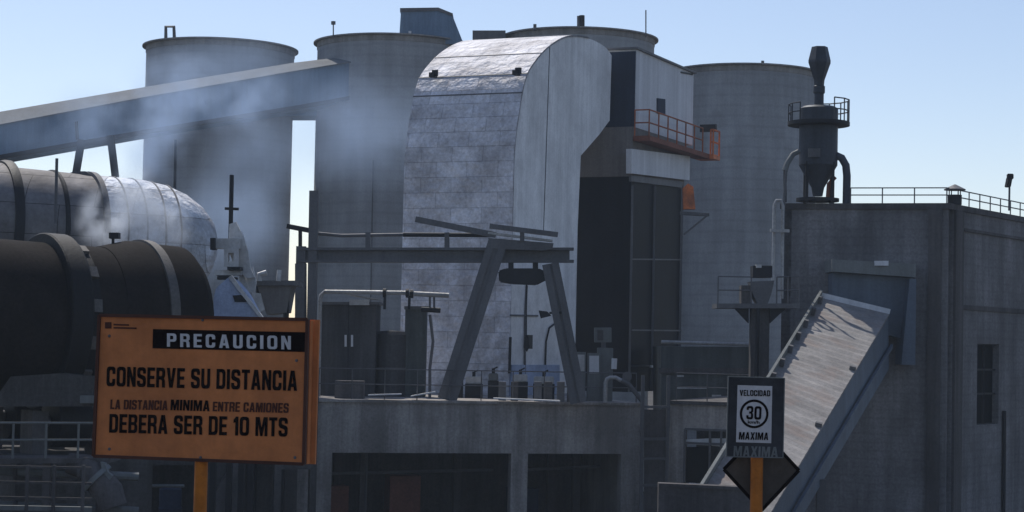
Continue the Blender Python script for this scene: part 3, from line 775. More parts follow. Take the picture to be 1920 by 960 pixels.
L_([(378, 40), (372, 40)], 'base_ring', 'darksteel')
for a_ in (.6, 2.2, 3.9, 5.5):
    q = V((fc.x + math.cos(a_) * .78, fc.y + math.sin(a_) * .78, 0))
    MB().bar(zz(q, zr), zz(q, fz(305)), .13).build('leg', M['darksteel'], bf)
MB().tube([at(1568, 292, FY - .3), at(1578, 296, FY - .3), at(1586, 310, FY - .3), at(1588, 330, FY - .3), zz(at(1587, 376, FY - .3), zr)], .17, 12).build('duct', M['filter'], bf, True)
MB().tube([at(1500, 283, FY - .6), at(1487, 289, FY - .6), at(1476, 306, FY - .6), at(1472, 320, FY - .6)], .12, 10).build('duct', M['cabinet'], bf, True)
MB().tube([at(1472, 319, FY - .6), zz(at(1472, 378, FY - .6), zr)], .07, 10).build('downpipe', M['darksteel'], bf, True)
MB().prect(1516, 278, 1538, 294, FY - .95, .15).build('plate', M['steel'], bf)
MB().tube([at(1552, 372, FY - .4), at(1554, 345, FY - .4), at(1566, 332, FY - .4)], .09, 8).build('valve_pipe', M['rust'], bf)
rp = [at(1546, 236, FY + .9), at(1592, 236, FY + .1), at(1590, 237, FY - .9)]
rp = [V((fc.x + math.cos(a_) * 1.3, fc.y + math.sin(a_) * 1.3, fz(229))) for a_ in (-1.2, -.75, -.3, .15, .6, 1.05, 1.5)]
railing(bf, rp, .95, .9, M['steel'], .03)
rp = [V((fc.x + math.cos(a_) * 1.3, fc.y + math.sin(a_) * 1.3, fz(229))) for a_ in (3.9, 3.5, 3.1, 2.6)]
railing(bf, rp, .75, .7, M['darksteel'], .025)

# twin riser pipes + platform machine left of the building
tp = thing('riser_pipes', 'pair of pale riser pipes joined by a cross tie at the building corner', 'pipes', zz(at(1458, 520, 80), GZ))
MB().tube([zz(at(1449, 530, 80), at(1449, 530, 80).z), at(1452, 384, 80), at(1456, 376, 80), at(1464, 376, 80), at(1468, 386, 80), at(1466, 560, 80)], .07, 8).build('pipe', M['galv'], tp, True)
MB().tube([at(1474, 320, 80.5), at(1470, 380, 80.5), at(1467, 540, 80.3)], .06, 8).build('pipe', M['steel'], tp, True)
MB().bar(at(1444, 432, 79.85), at(1480, 433, 79.85), .14).build('tie', M['galv'], tp)
mp_ = thing('pump_platform', 'grey machine on a bracketed platform carried by one column behind speed sign', 'platform', zz(at(1424, 700, 78), GZ))
p = at(1424, 600, 78.4); MB().bar(zz(p, GZ), zz(p, at(1424, 576, 78).z), .75, .6).build('column', M['dark_concrete'], mp_)
MB().prect(1344, 569, 1500, 578, 77.6, 1.8).build('floor', M['steel'], mp_)
MB().pprism([(1378, 578), (1404, 578), (1404, 606)], 77.9, .3).build('bracket', M['darksteel'], mp_); MB().pprism([(1444, 578), (1474, 578), (1444, 606)], 77.9, .3).build('bracket', M['darksteel'], mp_)
MB().prect(1412, 498, 1448, 520, 77.9, .9).build('motor', M['darksteel'], mp_)
MB().prect(1418, 496, 1428, 502, 77.8, .4).build('motor_cap', M['plate'], mp_)
MB().pprism([(1406, 528), (1452, 526), (1446, 552), (1440, 569), (1420, 569), (1412, 552)], 77.9, .9).build('gearbox', M['steel'], mp_)
MB().prect(1390, 535, 1410, 569, 78, .7).build('case', M['dark_concrete'], mp_)
railing(mp_, [at(1346, 569, 77.7), at(1408, 570, 77.7)], 1.1, .9, M['steel'], .03)
railing(mp_, [at(1456, 570, 77.7), at(1498, 569, 77.7)], 1.1, .45, M['steel'], .035)
MB().tube([at(1421, 578, 77.5), at(1418, 720, 77.5)], .09, 8).build('pipe', M['darksteel'], mp_)

# low building between tower and column
lb = thing('pump_house', 'low olive grey wall with a pale pipe along its top, before the last silo', 'building', zz(at(1335, 700, 100), GZ))
MB().prect(1240, 650, 1440, 800, 104, 6).build('wall', M['olive'], lb)
MB().prect(1236, 690, 1440, 700, 103.8, .2).build('string_course', M['dark_concrete'], lb)
MB().tube([at(1240, 641, 103.5), at(1408, 646, 103.5)], .1, 10).build('pipe', M['galv'], lb, True)
for y, x0, x1 in ((705, 1268, 1282), (727, 1268, 1325), (742, 1335, 1352)):
    MB().bar(at(x0, y, 103.4), at(x1, y, 103.4), .1).build('bracket', M['plate'], lb)

# ------------------------------------------------------------------ gantry frame on the deck
GY = 86.6
gf = thing('hoist_gantry', 'grey steel hoist gantry with long beam and splayed legs on the deck', 'gantry', zz(at(820, 745, GY), DZ))
def col_(x0, y0, x1, w, name='column', Y=GY):
    a = at(x0, y0, Y); b = zz(at(x1, 740, Y), DZ); MB().bar(a, b, w, w * 1.1).build(name, M['steel'], gf)
col_(589, 358, 582, .4); col_(565, 462, 560, .42)
MB().prect(553, 494, 573, 600, GY - .1, .5).build('column_box', M['steel'], gf)
mb = MB(); mb.prect(556, 464, 1076, 469, GY - .3, .6); mb.prect(556, 487, 1076, 492, GY - .3, .6); mb.prect(556, 469, 1068, 487, GY - .06, .12)
mb.build('main_beam', M['steel'], gf)
MB().bar(at(538, 424, GY), at(590, 434, GY), .22).build('bracket', M['darksteel'], gf)
MB().bar(at(563, 432, GY), at(563, 466, GY), .16).build('strut', M['darksteel'], gf)
for a, b, w in (((934, 452), (838, 748), .62), ((1032, 494), (1085, 750), .5)):
    p0 = at(*a, GY - .5); p1 = zz(at(*b, GY - .5), DZ)
    lg = MB(); dr = (p1 - p0).normalized(); sx = dr.cross(V((0, 1, 0))).normalized()
    for s_ in (-1, 1):
        lg.bar(p0 + sx * (s_ * w * .44), p1 + sx * (s_ * w * .44), .12, .32)
    lg.bar(p0 + V((0, .1, 0)), p1 + V((0, .1, 0)), w * .9, .05, (1, 0, 0)) if 0 else lg.hexa(
        [p0 + sx * w * .4 + V((0, .02, 0)), p0 - sx * w * .4 + V((0, .02, 0)), p0 - sx * w * .4 + V((0, .09, 0)), p0 + sx * w * .4 + V((0, .09, 0))],
        [p1 + sx * w * .4 + V((0, .02, 0)), p1 - sx * w * .4 + V((0, .02, 0)), p1 - sx * w * .4 + V((0, .09, 0)), p1 + sx * w * .4 + V((0, .09, 0))])
    lg.build('leg', M['steel'], gf)
# cap plates, crossed loose rails on top
MB().pprism([(915, 446), (1038, 456), (1036, 466), (1020, 470), (920, 466)], GY - .55, .6).build('cap_plate', M['steel'], gf)
MB().bar(at(779, 411, GY - .5), at(930, 441, GY - .5), .22, .26).build('top_tube', M['steel'], gf)
MB().bar(at(918, 424, GY - .7), at(1046, 440, GY - .7), .3, .22).build('top_rail', M['steel'], gf)
MB().bar(at(915, 437, GY - .4), at(1036, 452, GY - .4), .5, .1).build('top_plate', M['galv'], gf)
MB().bar(at(979, 433, GY - .6), at(979, 452, GY - .6), .2).build('strut', M['steel'], gf)
for x, y0 in ((690, 436), (838, 436)):
    MB().bar(at(x, y0, GY), at(x, 465, GY), .22).build('rail_post', M['steel'], gf)
MB().tube([at(597, 438, GY + .2), at(640, 442, GY + .2), at(758, 440, GY + .2)], .08, 8).build('hand_rail', M['steel'], gf)
MB().tube([at(756, 440, GY), at(920, 441, GY)], .1, 8).build('hand_rail', M['darksteel'], gf)
# hoist trolley
ht = thing('hoist_trolley', 'dark hoist trolley hanging under the gantry beam between splayed legs', 'hoist', at(980, 520, GY))
MB().pprism([(934, 508), (948, 503), (1010, 503), (1026, 510), (1026, 524), (1006, 534), (960, 532), (936, 528)], GY - .4, .9).build('body', M['darksteel'], ht, bevel=.05)
for x in (958, 1004): MB().prect(x - 5, 490, x + 5, 506, GY - .2, .3).build('hanger', M['darksteel'], ht)
MB().tube([at(987, 532, GY), at(987, 636, GY)], .03, 6).build('chain', M['darksteel'], ht)
MB().pprism([(983, 632), (991, 632), (993, 650), (988, 660), (982, 652)], GY - .05, .15).build('hook', M['darksteel'], ht)
fl2 = thing('lamp_bracket', 'small dark floodlight arm on the right gantry leg', 'lamp', at(1050, 585, GY))
MB().pprism([(1010, 582), (1026, 584), (1034, 592), (1014, 597)], GY - .6, .25).build('lamp_head', M['darksteel'], fl2)
MB().bar(at(1030, 587, GY - .5), at(1056, 586, GY - .5), .1).build('arm', M['darksteel'], fl2)

# ------------------------------------------------------------------ deck equipment
def deckthing(name, label, cat, x, Y, group=None): return thing(name, label, cat, zz(at(x, 740, Y), DZ), group)
def rectD(x0, y0, x1, Y, depth):       # box standing on the deck
    a = at(x0, y0, Y); b = at(x1, y0, Y); q = [zz(a, DZ), zz(b, DZ), zz(b, DZ) + V((0, depth, 0)), zz(a, DZ) + V((0, depth, 0))]
    z = (a.z + b.z) / 2
    return MB().hexa(q, [zz(p, z) for p in q])
cb = deckthing('control_cabin', 'dark grey equipment cabin with two pale handles on the deck', 'cabin', 650, 89)
rectD(602, 568, 706, 89, 3).build('body', M['cabin'], cb, bevel=.03)
MB().pprism([(596, 566), (712, 566), (712, 571), (596, 571)], 88.8, 3.4).build('roof', M['steel'], cb)
for x in (648, 660): MB().prect(x - 2, 628, x + 2, 650, 88.93, .06).build('handle', M['panel'], cb)
MB().bar(at(654, 575, 88.97), zz(at(652, 740, 88.97), DZ), .03).build('door_seam', M['darksteel'], cb)
ck = deckthing('grey_tank', 'grey cylindrical tank between the dark cabin and the pipe stand', 'tank', 732, 89.5)
tc_ = zz(at(732, 740, 90), DZ); MB().lathe([(0, .72), (2.9, .72), (3.05, .6), (3.1, 0)], tc_, n=28).build('shell', M['cabin'], ck, True)
MB().lathe([(1.3, .735), (1.36, .735)], tc_, n=28).build('hoop', M['steel'], ck, True)
ck2 = deckthing('dust_bin', 'square olive grey bin beside the tank at left gantry leg', 'bin', 780, 89.5)
rectD(760, 578, 800, 89.8, 1.2).build('body', M['olive'], ck2, bevel=.02)
MB().tube([at(806, 590, 89), at(812, 640, 89), at(806, 690, 89), zz(at(806, 735, 89), DZ)], .07, 8).build('hose', M['steel'], ck2)
MB().prect(758, 574, 803, 580, 89.7, 1.4).build('lid', M['steel'], ck2)
pp = deckthing('steam_pipe', 'bright galvanised pipe running level above the deck cabin', 'pipe', 602, 87.6)
MB().tube([zz(at(597, 740, 87.6), DZ), at(600, 564, 87.6), at(602, 554, 87.6), at(609, 547, 87.6), at(760, 549, 87.6)], .1, 10).build('pipe', M['galv'], pp, True)
MB().tube([at(760, 550, 87.6), at(842, 554, 87.6)], .12, 10).build('pipe', M['galv'], pp, True)
for x, y in ((721, 549), (764, 550), (772, 551)): MB().tube([at(x - 3, y, 87.6), at(x + 3, y, 87.6)], .2, 12).build('flange', M['darksteel'], pp)
for x in (722, 768): MB().bar(at(x, 552, 87.65), at(x - 1, 580, 87.65), .12).build('hanger', M['darksteel'], pp)
for x in (806, 814): MB().tube([at(x, 554, 87.6), at(x, 578, 87.6)], .05, 8).build('branch', M['steel'], pp)
MB().tube([at(790, 580, 87.6), at(826, 582, 87.6)], .12, 8).build('valve', M['darksteel'], pp)
pl = deckthing('roof_plate', 'slanted loose sheet lying on top of the dark cabin', 'sheet', 680, 88.9)
MB().prism([at(644, 551, 88.7), at(706, 562, 88.7), at(722, 566, 90), at(660, 555, 90)], (0, 0, .06)).build('sheet', M['galv'], pl)
MB().prect(655, 562, 692, 572, 88.6, .5).build('lamp', M['plate'], pl)
solo(rectD(628, 714, 682, 85.3, .8).build('concrete_block', M['dark_concrete']), 'squat concrete block behind the deck edge railing at left', 'block')
for i, (x0, y0, x1, y1, lab) in enumerate(((690, 744, 752, 742, 'flat pale board lying on the deck edge, leftmost of the three'), (770, 746, 816, 738, 'tilted pale board on the deck edge by left gantry leg'), (925, 750, 1050, 755, 'longest pale board lying on the deck edge between the gantry legs'))):
    a = at(x0, y0 - 2, 84.4 + i * .7); b = at(x1, y1 - 2, 84.4 + i * .7)
    solo(MB().hexa([a, a + V((0, .5, .0)), a + V((0, .5, .05)), a + V((0, 0, .05))], [b, b + V((0, .5, 0)), b + V((0, .5, .05)), b + V((0, 0, .05))]).build('loose_board', M['white']), lab, 'board', 'pale boards on the deck edge')
dr = thing('deck_railing', 'thin steel guard railing along the front edge of the concrete deck', 'railing', zz(PL + U * du(598) + N * .3, DZ))
railing(dr, [zz(PL + U * du(598) + N * .3, DZ), zz(PL + U * du(1196) + N * .3, DZ)], 1.35, 1.55, M['steel'], .028, name='rails')
dr2 = thing('roof_railing', 'thin steel guard railing on the low block roof right of tower', 'railing', zz(RL + RU * .2, rz(1330, 753)))
railing(dr2, [zz(RL + RU * .2 + RN * .3, rz(1330, 753)), zz(RR + RN * .3, rz(1330, 753))], 1.25, 1.4, M['steel'], .028, name='rails')
# machine row at hood base
for i, (x0, x1, y0, mt, lab) in enumerate((
        (845, 868, 700, 'plate', 'pale small pump housing right of the left gantry leg'),
        (872, 905, 706, 'plate', 'wide pale pump block second along the hood base'),
        (915, 935, 700, 'cabinet', 'grey pump block before the hood corner'),
        (962, 990, 702, 'plate', 'pale pump block under the hanging hook'),
        (1000, 1040, 706, 'plate', 'wide pale pump block beside the right gantry leg'))):
    t = deckthing('pump', lab, 'pump', x0, 90, 'pumps along the hood base')
    rectD(x0, y0 + 14, x1, 90, .8).build('base', M['darksteel'], t)
    MB().prect(x0 + 1, y0, x1 - 1, y0 + 14, 90.1, .6).build('body', M[mt], t, bevel=.04)
    MB().prect((x0 + x1) / 2 - 3, y0 - 9, (x0 + x1) / 2 + 3, y0, 90.2, .2).build('valve', M['darksteel'], t)
    MB().tube([at((x0 + x1) / 2, y0 - 8, 90.3), at((x0 + x1) / 2 + 8, y0 - 12, 90.3)], .04, 6).build('lever', M['darksteel'], t)
for i, x in enumerate((935, 958, 1002, 1022, 1045, 1064)):
    solo(rectD(x, 716, x + 14, 87.2, .4).build('bollard_block', M['dark_concrete'] if i % 2 else M['steel']), 'stubby upright block behind the deck railing between the gantry legs', 'block', 'stubby blocks behind the deck railing')
for i, (x0, y0, x1, y1, lab) in enumerate(((1078, 660, 1099, 702, 'narrow grey electrical cabinet close beside the right gantry leg'), (1102, 662, 1126, 706, 'middle grey electrical cabinet with pale door before the black tower'))):
    t = deckthing('electrical_cabinet', lab, 'cabinet', x0, 89, 'electrical cabinets by the tower')
    rectD(x0, y0, x1, 89, .6).build('casing', M['cabinet'], t, bevel=.02)
    MB().prect(x0 + 3, y0 + 5, x1 - 3, y1 - 6, 88.95, .06).build('door', M['panel'] if i else M['plate'], t)
t = deckthing('junction_cabinet', 'stacked grey junction cabinet with upper box against the black tower', 'cabinet', 1135, 89.4)
rectD(1121, 652, 1150, 89.4, .7).build('casing', M['cabinet'], t, bevel=.02)
MB().prect(1115, 614, 1147, 642, 89.4, .6).build('upper_box', M['cabinet'], t, bevel=.02)
MB().prect(1128, 640, 1136, 656, 89.5, .3).build('neck', M['steel'], t)
MB().prect(1120, 619, 1131, 638, 89.36, .05).build('door', M['dark_concrete'], t)
MB().tube([at(1152, 672, 89), at(1151, 692, 89)], .13, 8).build('meter', M['panel'], t)
hs = deckthing('goose_neck', 'bright curved gooseneck pipe end on the deck before black tower', 'pipe', 1134, 87.4)
MB().tube([zz(at(1135, 740, 87.4), DZ), at(1136, 718, 87.4), at(1138, 711, 87.4), at(1144, 708, 87.4), at(1154, 708, 87.4), at(1166, 714, 87.4)], .1, 10).build('bend', M['galv'], hs, True)
MB().tube([at(1165, 713, 87.4), at(1180, 722, 87.4), zz(at(1204, 744, 87.4), DZ + .1)], .11, 10).build('pipe', M['steel'], hs, True)
MB().lathe([(-.05, .22), (.05, .22)], at(1176, 706, 87.5), (0, 1, 0), 16).build('hand_wheel', M['steel'], hs, True)
MB().tube([at(1176, 706, 87.5), at(1176, 722, 87.45)], .05, 6).build('stem', M['steel'], hs)

# ------------------------------------------------------------------ lower left service level
ww = thing('walkway', 'service walkway with pipe railing in the shade at lower left', 'walkway', zz(at(80, 860, 54), GZ))
wa = at(-40, 860, 53.6); wb = at(205, 858, 55); wb = zz(wb, wa.z)
MB().hexa([wa, wb, wb + V((0, 1.6, 0)), wa + V((0, 1.6, 0))], [p - V((0, 0, .14)) for p in (wa, wb, wb + V((0, 1.6, 0)), wa + V((0, 1.6, 0)))]).build('floor', M['dark_concrete'], ww)
railing(ww, [wa + V((0, .05, 0)), wb + V((0, .05, 0))], 1.0, 1.0, M['cabinet'], .035, rails=(1.0, .52))
for k in (.1, .5, .92):
    p = wa.lerp(wb, k); MB().bar(p + V((0, .3, -.14)), zz(p, GZ) + V((0, .3, 0)), .2).build('leg', M['dark_concrete'], ww)
for i, (y, r, lab) in enumerate(((886, .13, 'dark pipe just under the walkway floor at lower left'), (950, .12, 'lowest dark pipe crossing the bottom left corner'))):
    t = thing('service_pipe', lab, 'pipe', at(0, y, 54.5), 'service pipes under the walkway')
    MB().tube([at(-60, y - 6, 54.5), at(260, y + 8, 55.5)], r, 10).build('run', M['cabinet'], t, True)
    for x in (30, 150): MB().tube([at(x - 3, y, 54.7), at(x + 3, y, 54.7)], r + .07, 12).build('flange', M['dark_concrete'], t)
el = thing('elbow_chute', 'fat grey elbow chute angling down beside the sign post at lower left', 'chute', at(180, 900, 55))
MB().tube([at(128, 868, 55), at(158, 874, 55), at(182, 896, 55), at(204, 922, 55), at(212, 950, 55)], [.3, .36, .42, .42, .4], 28).build('duct', M['dark_concrete'], el, True)
MB().pprism([(188, 866), (196, 868), (202, 885), (210, 892), (206, 900), (192, 890)], 54.7, .3).build('bracket', M['cabinet'], el)
MB().lathe([(-.07, .5), (.07, .5)], at(182, 896, 55), (at(204, 922, 55) - at(158, 874, 55)), 24).build('flange', M['cabinet'], el, True)
lf2 = thing('pipe_rack', 'low steel pipe rack with thin rails at the bottom left corner', 'pipe rack', zz(at(60, 950, 52), gz(52)))
for y in (876, 905, 934, 953):
    MB().bar(at(-40, y - 2, 52), at(172, y + 2, 52.4), .07 if y < 950 else .13).build('rail', M['dark_concrete'] if y != 953 else M['cabinet'], lf2)
for x in (-10, 52, 102, 157):
    p = at(x, 872, 52.1); MB().bar(p, zz(p, gz(p.y)), .08).build('post', M['dark_concrete'], lf2)
lowb = thing('lower_building', 'dark concrete undercroft behind and below the warning sign', 'building', zz(at(400, 900, 79), GZ))
LA = zz(at(60, 800, 76), 0); LBp = zz(at(596, 800, 79.5), 0); LU = (LBp - LA).normalized(); LN = V((-LU.y, LU.x, 0))
def lz(px, py): return hit(px, py, LA, LN).z
def lx(px): return (hit(px, 880, LA, LN) - LA).dot(LU)
wall_cells(LA, LU, LN * .4, [0, (LBp - LA).length], [GZ, lz(400, 700)], [(lx(200), lx(385), -20, lz(300, 872)), (lx(460), lx(515), -20, lz(480, 868)), (lx(528), lx(582), -20, lz(550, 880))]).build('wall', M['shaded'], lowb)
MB().slab(LA + LN * 4, LBp + LN * 4, LN * .3, GZ, lz(400, 702)).build('back_wall', M['shaded'], lowb)
q = [zz(p, lz(400, 700)) for p in (LA - LN * .1, LBp - LN * .1, LBp + LN * 4.4, LA + LN * 4.4)]
MB().hexa(q, [p + V((0, 0, .2)) for p in q]).build('roof', M['dark_concrete'], lowb)
MB().prism([hit(x, y, LA - LN * .4, LN) for x, y in ((392, 960), (398, 935), (438, 866), (456, 866), (418, 940), (414, 970))], LN * .35).build('brace', M['dark_concrete'], lowb)
bl = thing('blue_drum', 'navy blue drum standing in the undercroft left of the orange sign post', 'drum', at(320, 960, 72))
MB().lathe([(0, .42), (.6, .42), (.62, .45), (.66, .45), (.68, .42), (1.35, .42), (1.4, .36)], at(318, 985, 72), n=20).build('shell', M['navy'], bl, True)
for i, (x0, y, x1, y1, lab) in enumerate(((212, 897, 256, 899, 'short bright pipe right of the fat elbow chute'), (215, 911, 345, 911, 'longer thin pale pipe below the short one, left of sign post'))):
    solo(MB().tube([at(x0, y, 60), at(x1, y1, 60)], .05, 8).build('conduit_pipe', M['galv'] if i == 0 else M['cabinet']), lab, 'pipe', 'thin pipes beside the sign post')

# ------------------------------------------------------------------ signs
_w, _t, _c = .6, .19, .13
def _rr(x0, y0, x1, y1, c):
    k = c * .3
    return [(x0 + c, y0), (x1 - c, y0), (x1 - k, y0 + k), (x1, y0 + c), (x1, y1 - c), (x1 - k, y1 - k), (x1 - c, y1), (x0 + c, y1), (x0 + k, y1 - k), (x0, y1 - c), (x0, y0 + c), (x0 + k, y0 + k)]
GL = {
 'O': [_rr(0, 0, .62, 1, .17), _rr(.19, .17, .43, .83, .08)],
 'C': [[(.6, .38), (.6, .16), (.55, .05), (.44, 0), (.16, 0), (.05, .05), (0, .16), (0, .84), (.05, .95), (.16, 1), (.44, 1), (.55, .95), (.6, .84), (.6, .63), (.41, .63), (.41, .76), (.35, .83), (.25, .83), (.19, .76), (.19, .24), (.25, .17), (.35, .17), (.41, .24), (.41, .38)]],
 'U': [[(0, 1), (0, .16), (.05, .05), (.16, 0), (.44, 0), (.55, .05), (.6, .16), (.6, 1), (.41, 1), (.41, .24), (.35, .17), (.25, .17), (.19, .24), (.19, 1)]],
 'E': [[(0, 0), (.52, 0), (.52, .17), (.19, .17), (.19, .42), (.48, .42), (.48, .58), (.19, .58), (.19, .83), (.52, .83), (.52, 1), (0, 1)]],
 'D': [[(0, 0), (.42, 0), (.54, .05), (.6, .18), (.6, .82), (.54, .95), (.42, 1), (0, 1)], [(.19, .17), (.35, .17), (.41, .24), (.41, .76), (.35, .83), (.19, .83)]],
 'P': [[(0, 0), (.19, 0), (.19, .38), (.44, .38), (.55, .43), (.6, .54), (.6, .84), (.55, .95), (.44, 1), (0, 1)], [(.19, .55), (.36, .55), (.41, .6), (.41, .78), (.36, .83), (.19, .83)]],
 'R': [[(0, 0), (.19, 0), (.19, .4), (.34, .4), (.4, .34), (.42, 0), (.61, 0), (.59, .36), (.52, .47), (.6, .58), (.6, .84), (.55, .95), (.44, 1), (0, 1)], [(.19, .57), (.36, .57), (.41, .62), (.41, .78), (.36, .83), (.19, .83)]],
 'B': [[(0, 0), (.44, 0), (.56, .05), (.61, .16), (.61, .4), (.53, .51), (.6, .62), (.6, .84), (.55, .95), (.44, 1), (0, 1)], [(.19, .17), (.36, .17), (.42, .22), (.42, .38), (.36, .43), (.19, .43)], [(.19, .59), (.36, .59), (.41, .63), (.41, .79), (.36, .83), (.19, .83)]],
 'A': [[(0, 0), (.2, 1), (.44, 1), (.64, 0), (.44, 0), (.41, .19), (.23, .19), (.2, 0)], [(.26, .36), (.38, .36), (.32, .74)]],
 'S': [[(0, .32), (0, .16), (.05, .05), (.16, 0), (.44, 0), (.55, .05), (.6, .16), (.6, .44), (.53, .55), (.24, .64), (.19, .69), (.19, .78), (.24, .83), (.36, .83), (.41, .78), (.41, .68), (.6, .68), (.6, .84), (.55, .95), (.44, 1), (.16, 1), (.05, .95), (0, .84), (0, .58), (.07, .47), (.36, .38), (.41, .33), (.41, .22), (.36, .17), (.24, .17), (.19, .22), (.19, .32)]],
 'I': [[(0, 0), (.2, 0), (.2, 1), (0, 1)]],
 'L': [[(0, 0), (.5, 0), (.5, .17), (.19, .17), (.19, 1), (0, 1)]],
 'T': [[(.17, 0), (.37, 0), (.37, .83), (.54, .83), (.54, 1), (0, 1), (0, .83), (.17, .83)]],
 'M': [[(0, 0), (0, 1), (.26, 1), (.4, .42), (.54, 1), (.8, 1), (.8, 0), (.62, 0), (.62, .66), (.47, 0), (.33, 0), (.18, .66), (.18, 0)]],
 'N': [[(0, 0), (0, 1), (.2, 1), (.42, .44), (.42, 1), (.6, 1), (.6, 0), (.41, 0), (.18, .58), (.18, 0)]],
 'V': [[(0, 1), (.2, 1), (.31, .3), (.42, 1), (.62, 1), (.42, 0), (.2, 0)]],
 'X': [[(0, 0), (.2, .5), (0, 1), (.21, 1), (.31, .7), (.41, 1), (.62, 1), (.42, .5), (.62, 0), (.41, 0), (.31, .3), (.21, 0)]],
 '1': [[(.13, 0), (.13, .7), (0, .66), (0, .82), (.16, 1), (.32, 1), (.32, 0)]],
 '3': [[(0, .3), (0, .16), (.05, .05), (.16, 0), (.44, 0), (.55, .05), (.6, .16), (.6, .42), (.53, .51), (.6, .6), (.6, .84), (.55, .95), (.44, 1), (.16, 1), (.05, .95), (0, .84), (0, .7), (.19, .7), (.19, .79), (.23, .83), (.37, .83), (.41, .79), (.41, .63), (.37, .59), (.24, .59), (.24, .43), (.37, .43), (.41, .39), (.41, .21), (.37, .17), (.23, .17), (.19, .21), (.19, .3)]]}
GL['0'] = GL['O']
def block_curve(s, gap):
    cu = bpy.data.curves.new('t', 'CURVE'); cu.dimensions = '2D'; cu.fill_mode = 'BOTH'; cu.extrude = .01
    x = 0
    for ch in s:
        if ch == ' ': x += .34; continue
        for pl_ in GL[ch]:
            sp_ = cu.splines.new('POLY'); sp_.points.add(len(pl_) - 1); sp_.use_cyclic_u = True
            for q_, (a_, b_) in zip(sp_.points, pl_): q_.co = (x + a_, b_, 0, 1)
        x += max(a_ for a_, b_ in GL[ch][0]) + gap
    return cu
def text(parent, s, tl, tr, bl_, plane_p, n, mat, bold=.018, lift=.006, name='lettering', gap=.11):
    """letters filling the pixel box given by its top-left, top-right and bottom-left corners on a plane"""
    P0 = hit(*bl_, plane_p, n); PX = hit(*tr, plane_p, n) - hit(*tl, plane_p, n); PY = hit(*tl, plane_p, n) - P0
    if all(ch in GL or ch == ' ' for ch in s): cu = block_curve(s, gap)
    else:
        cu = bpy.data.curves.new('t', 'FONT'); cu.body = s; cu.offset = bold; cu.extrude = .01
    ob = bpy.data.objects.new('t', cu); col.objects.link(ob)
    dg = bpy.context.evaluated_depsgraph_get(); me = bpy.data.meshes.new_from_object(ob.evaluated_get(dg))
    bpy.data.objects.remove(ob); bpy.data.curves.remove(cu)
    xs_ = [v.co.x for v in me.vertices]; ys_ = [v.co.y for v in me.vertices]
    x0, x1, y0, y1 = min(xs_), max(xs_), min(ys_), max(ys_)
    o0 = wloc(parent)
    for v in me.vertices:
        c = v.co.copy()
        v.co = P0 + PX * ((c.x - x0) / (x1 - x0)) + PY * ((c.y - y0) / (y1 - y0)) - n * (lift + c.z * .3) - o0
    me.name = name; me.materials.append(mat)
    o = bpy.data.objects.new(name, me); col.objects.link(o); o.parent = parent
    return o

TL = at(187, 590, 21.7); TR = at(578, 598, 21.15); BL = at(176, 856, 21.7)
sn = (TR - TL).cross(BL - TL).normalized()
if sn.y < 0: sn = -sn                                  # points away from the viewer
sg = thing('warning_sign', 'large orange warning board on an orange post, text PRECAUCION CONSERVE SU DISTANCIA', 'sign', zz(at(373, 900, 21.6), 0))
def sp(x, y, off=0): return hit(x, y, TL - sn * off, sn)
bpts = [(187, 591), (577, 599), (570, 870), (176, 855)]
bo_ = MB().prism([sp(*q) for q in bpts], sn * .035).build('board', M['signorange'], sg)
fm = MB()
for a, b in zip(bpts, bpts[1:] + bpts[:1]): fm.bar(sp(*a), sp(*b), .035, .05, sn)
fm.build('frame', M['signedge'], sg)
rv = (TR - TL).normalized()
MB().prism([sp(x, y) + sn * .17 + rv * .02 for x, y in ((190, 592), (586, 599), (578, 872), (182, 857))], sn * .04).build('rear_board', M['signorange'], sg)
MB().prism([sp(x, y) + sn * .05 for x, y in ((577, 601), (580, 601), (573, 871), (570, 871))], sn * .1).build('spacer', M['signorange'], sg)
p = sp(376, 700) + sn * .1; MB().tube([zz(p, 0), zz(p, sp(376, 596).z)], .075, 20).build('post', M['post'], sg, True)
MB().prism([sp(x, y, .004) for x, y in ((287, 617), (574, 623), (573, 660), (286, 653))], -sn * .003).build('black_bar', M['ink'], sg)
text(sg, 'PRECAUCION', (314, 625), (546, 630), (314, 650), TL, sn, M['signwhite'], .012, .012, gap=.26)
text(sg, 'CONSERVE SU DISTANCIA', (201, 687), (558, 695), (200, 724), TL, sn, M['ink'], .03)
text(sg, 'LA DISTANCIA', (208, 749), (315, 751), (207, 767), TL, sn, M['inkfade'], .02)
text(sg, 'MINIMA', (321, 749), (394, 751), (320, 769), TL, sn, M['ink'], .03)
text(sg, 'ENTRE CAMIONES', (400, 753), (542, 756), (399, 771), TL, sn, M['inkfade'], .02)
text(sg, 'DEBERA SER DE 10 MTS', (206, 776), (540, 783), (205, 811), TL, sn, M['ink'], .03)
for x, y in ((205, 630), (205, 842), (556, 676), (553, 858), (380, 600), (376, 858)):
    MB().lathe([(0, .018), (.012, .014), (.013, 0)], sp(x, y, .001), -sn, 10).build('bolt', M['steel'], sg)
lgm = MB(); lgm.prism([sp(x, y, .004) for x, y in ((197, 604), (209, 604), (209, 616), (197, 616))], -sn * .003)
for y, x1 in ((607, 242), (613, 256)): lgm.prism([sp(x, yy, .004) for x, yy in ((213, y), (x1, y + 1), (x1, y + 4), (213, y + 3))], -sn * .003)
lgm.build('logo', M['inkfade'], sg)

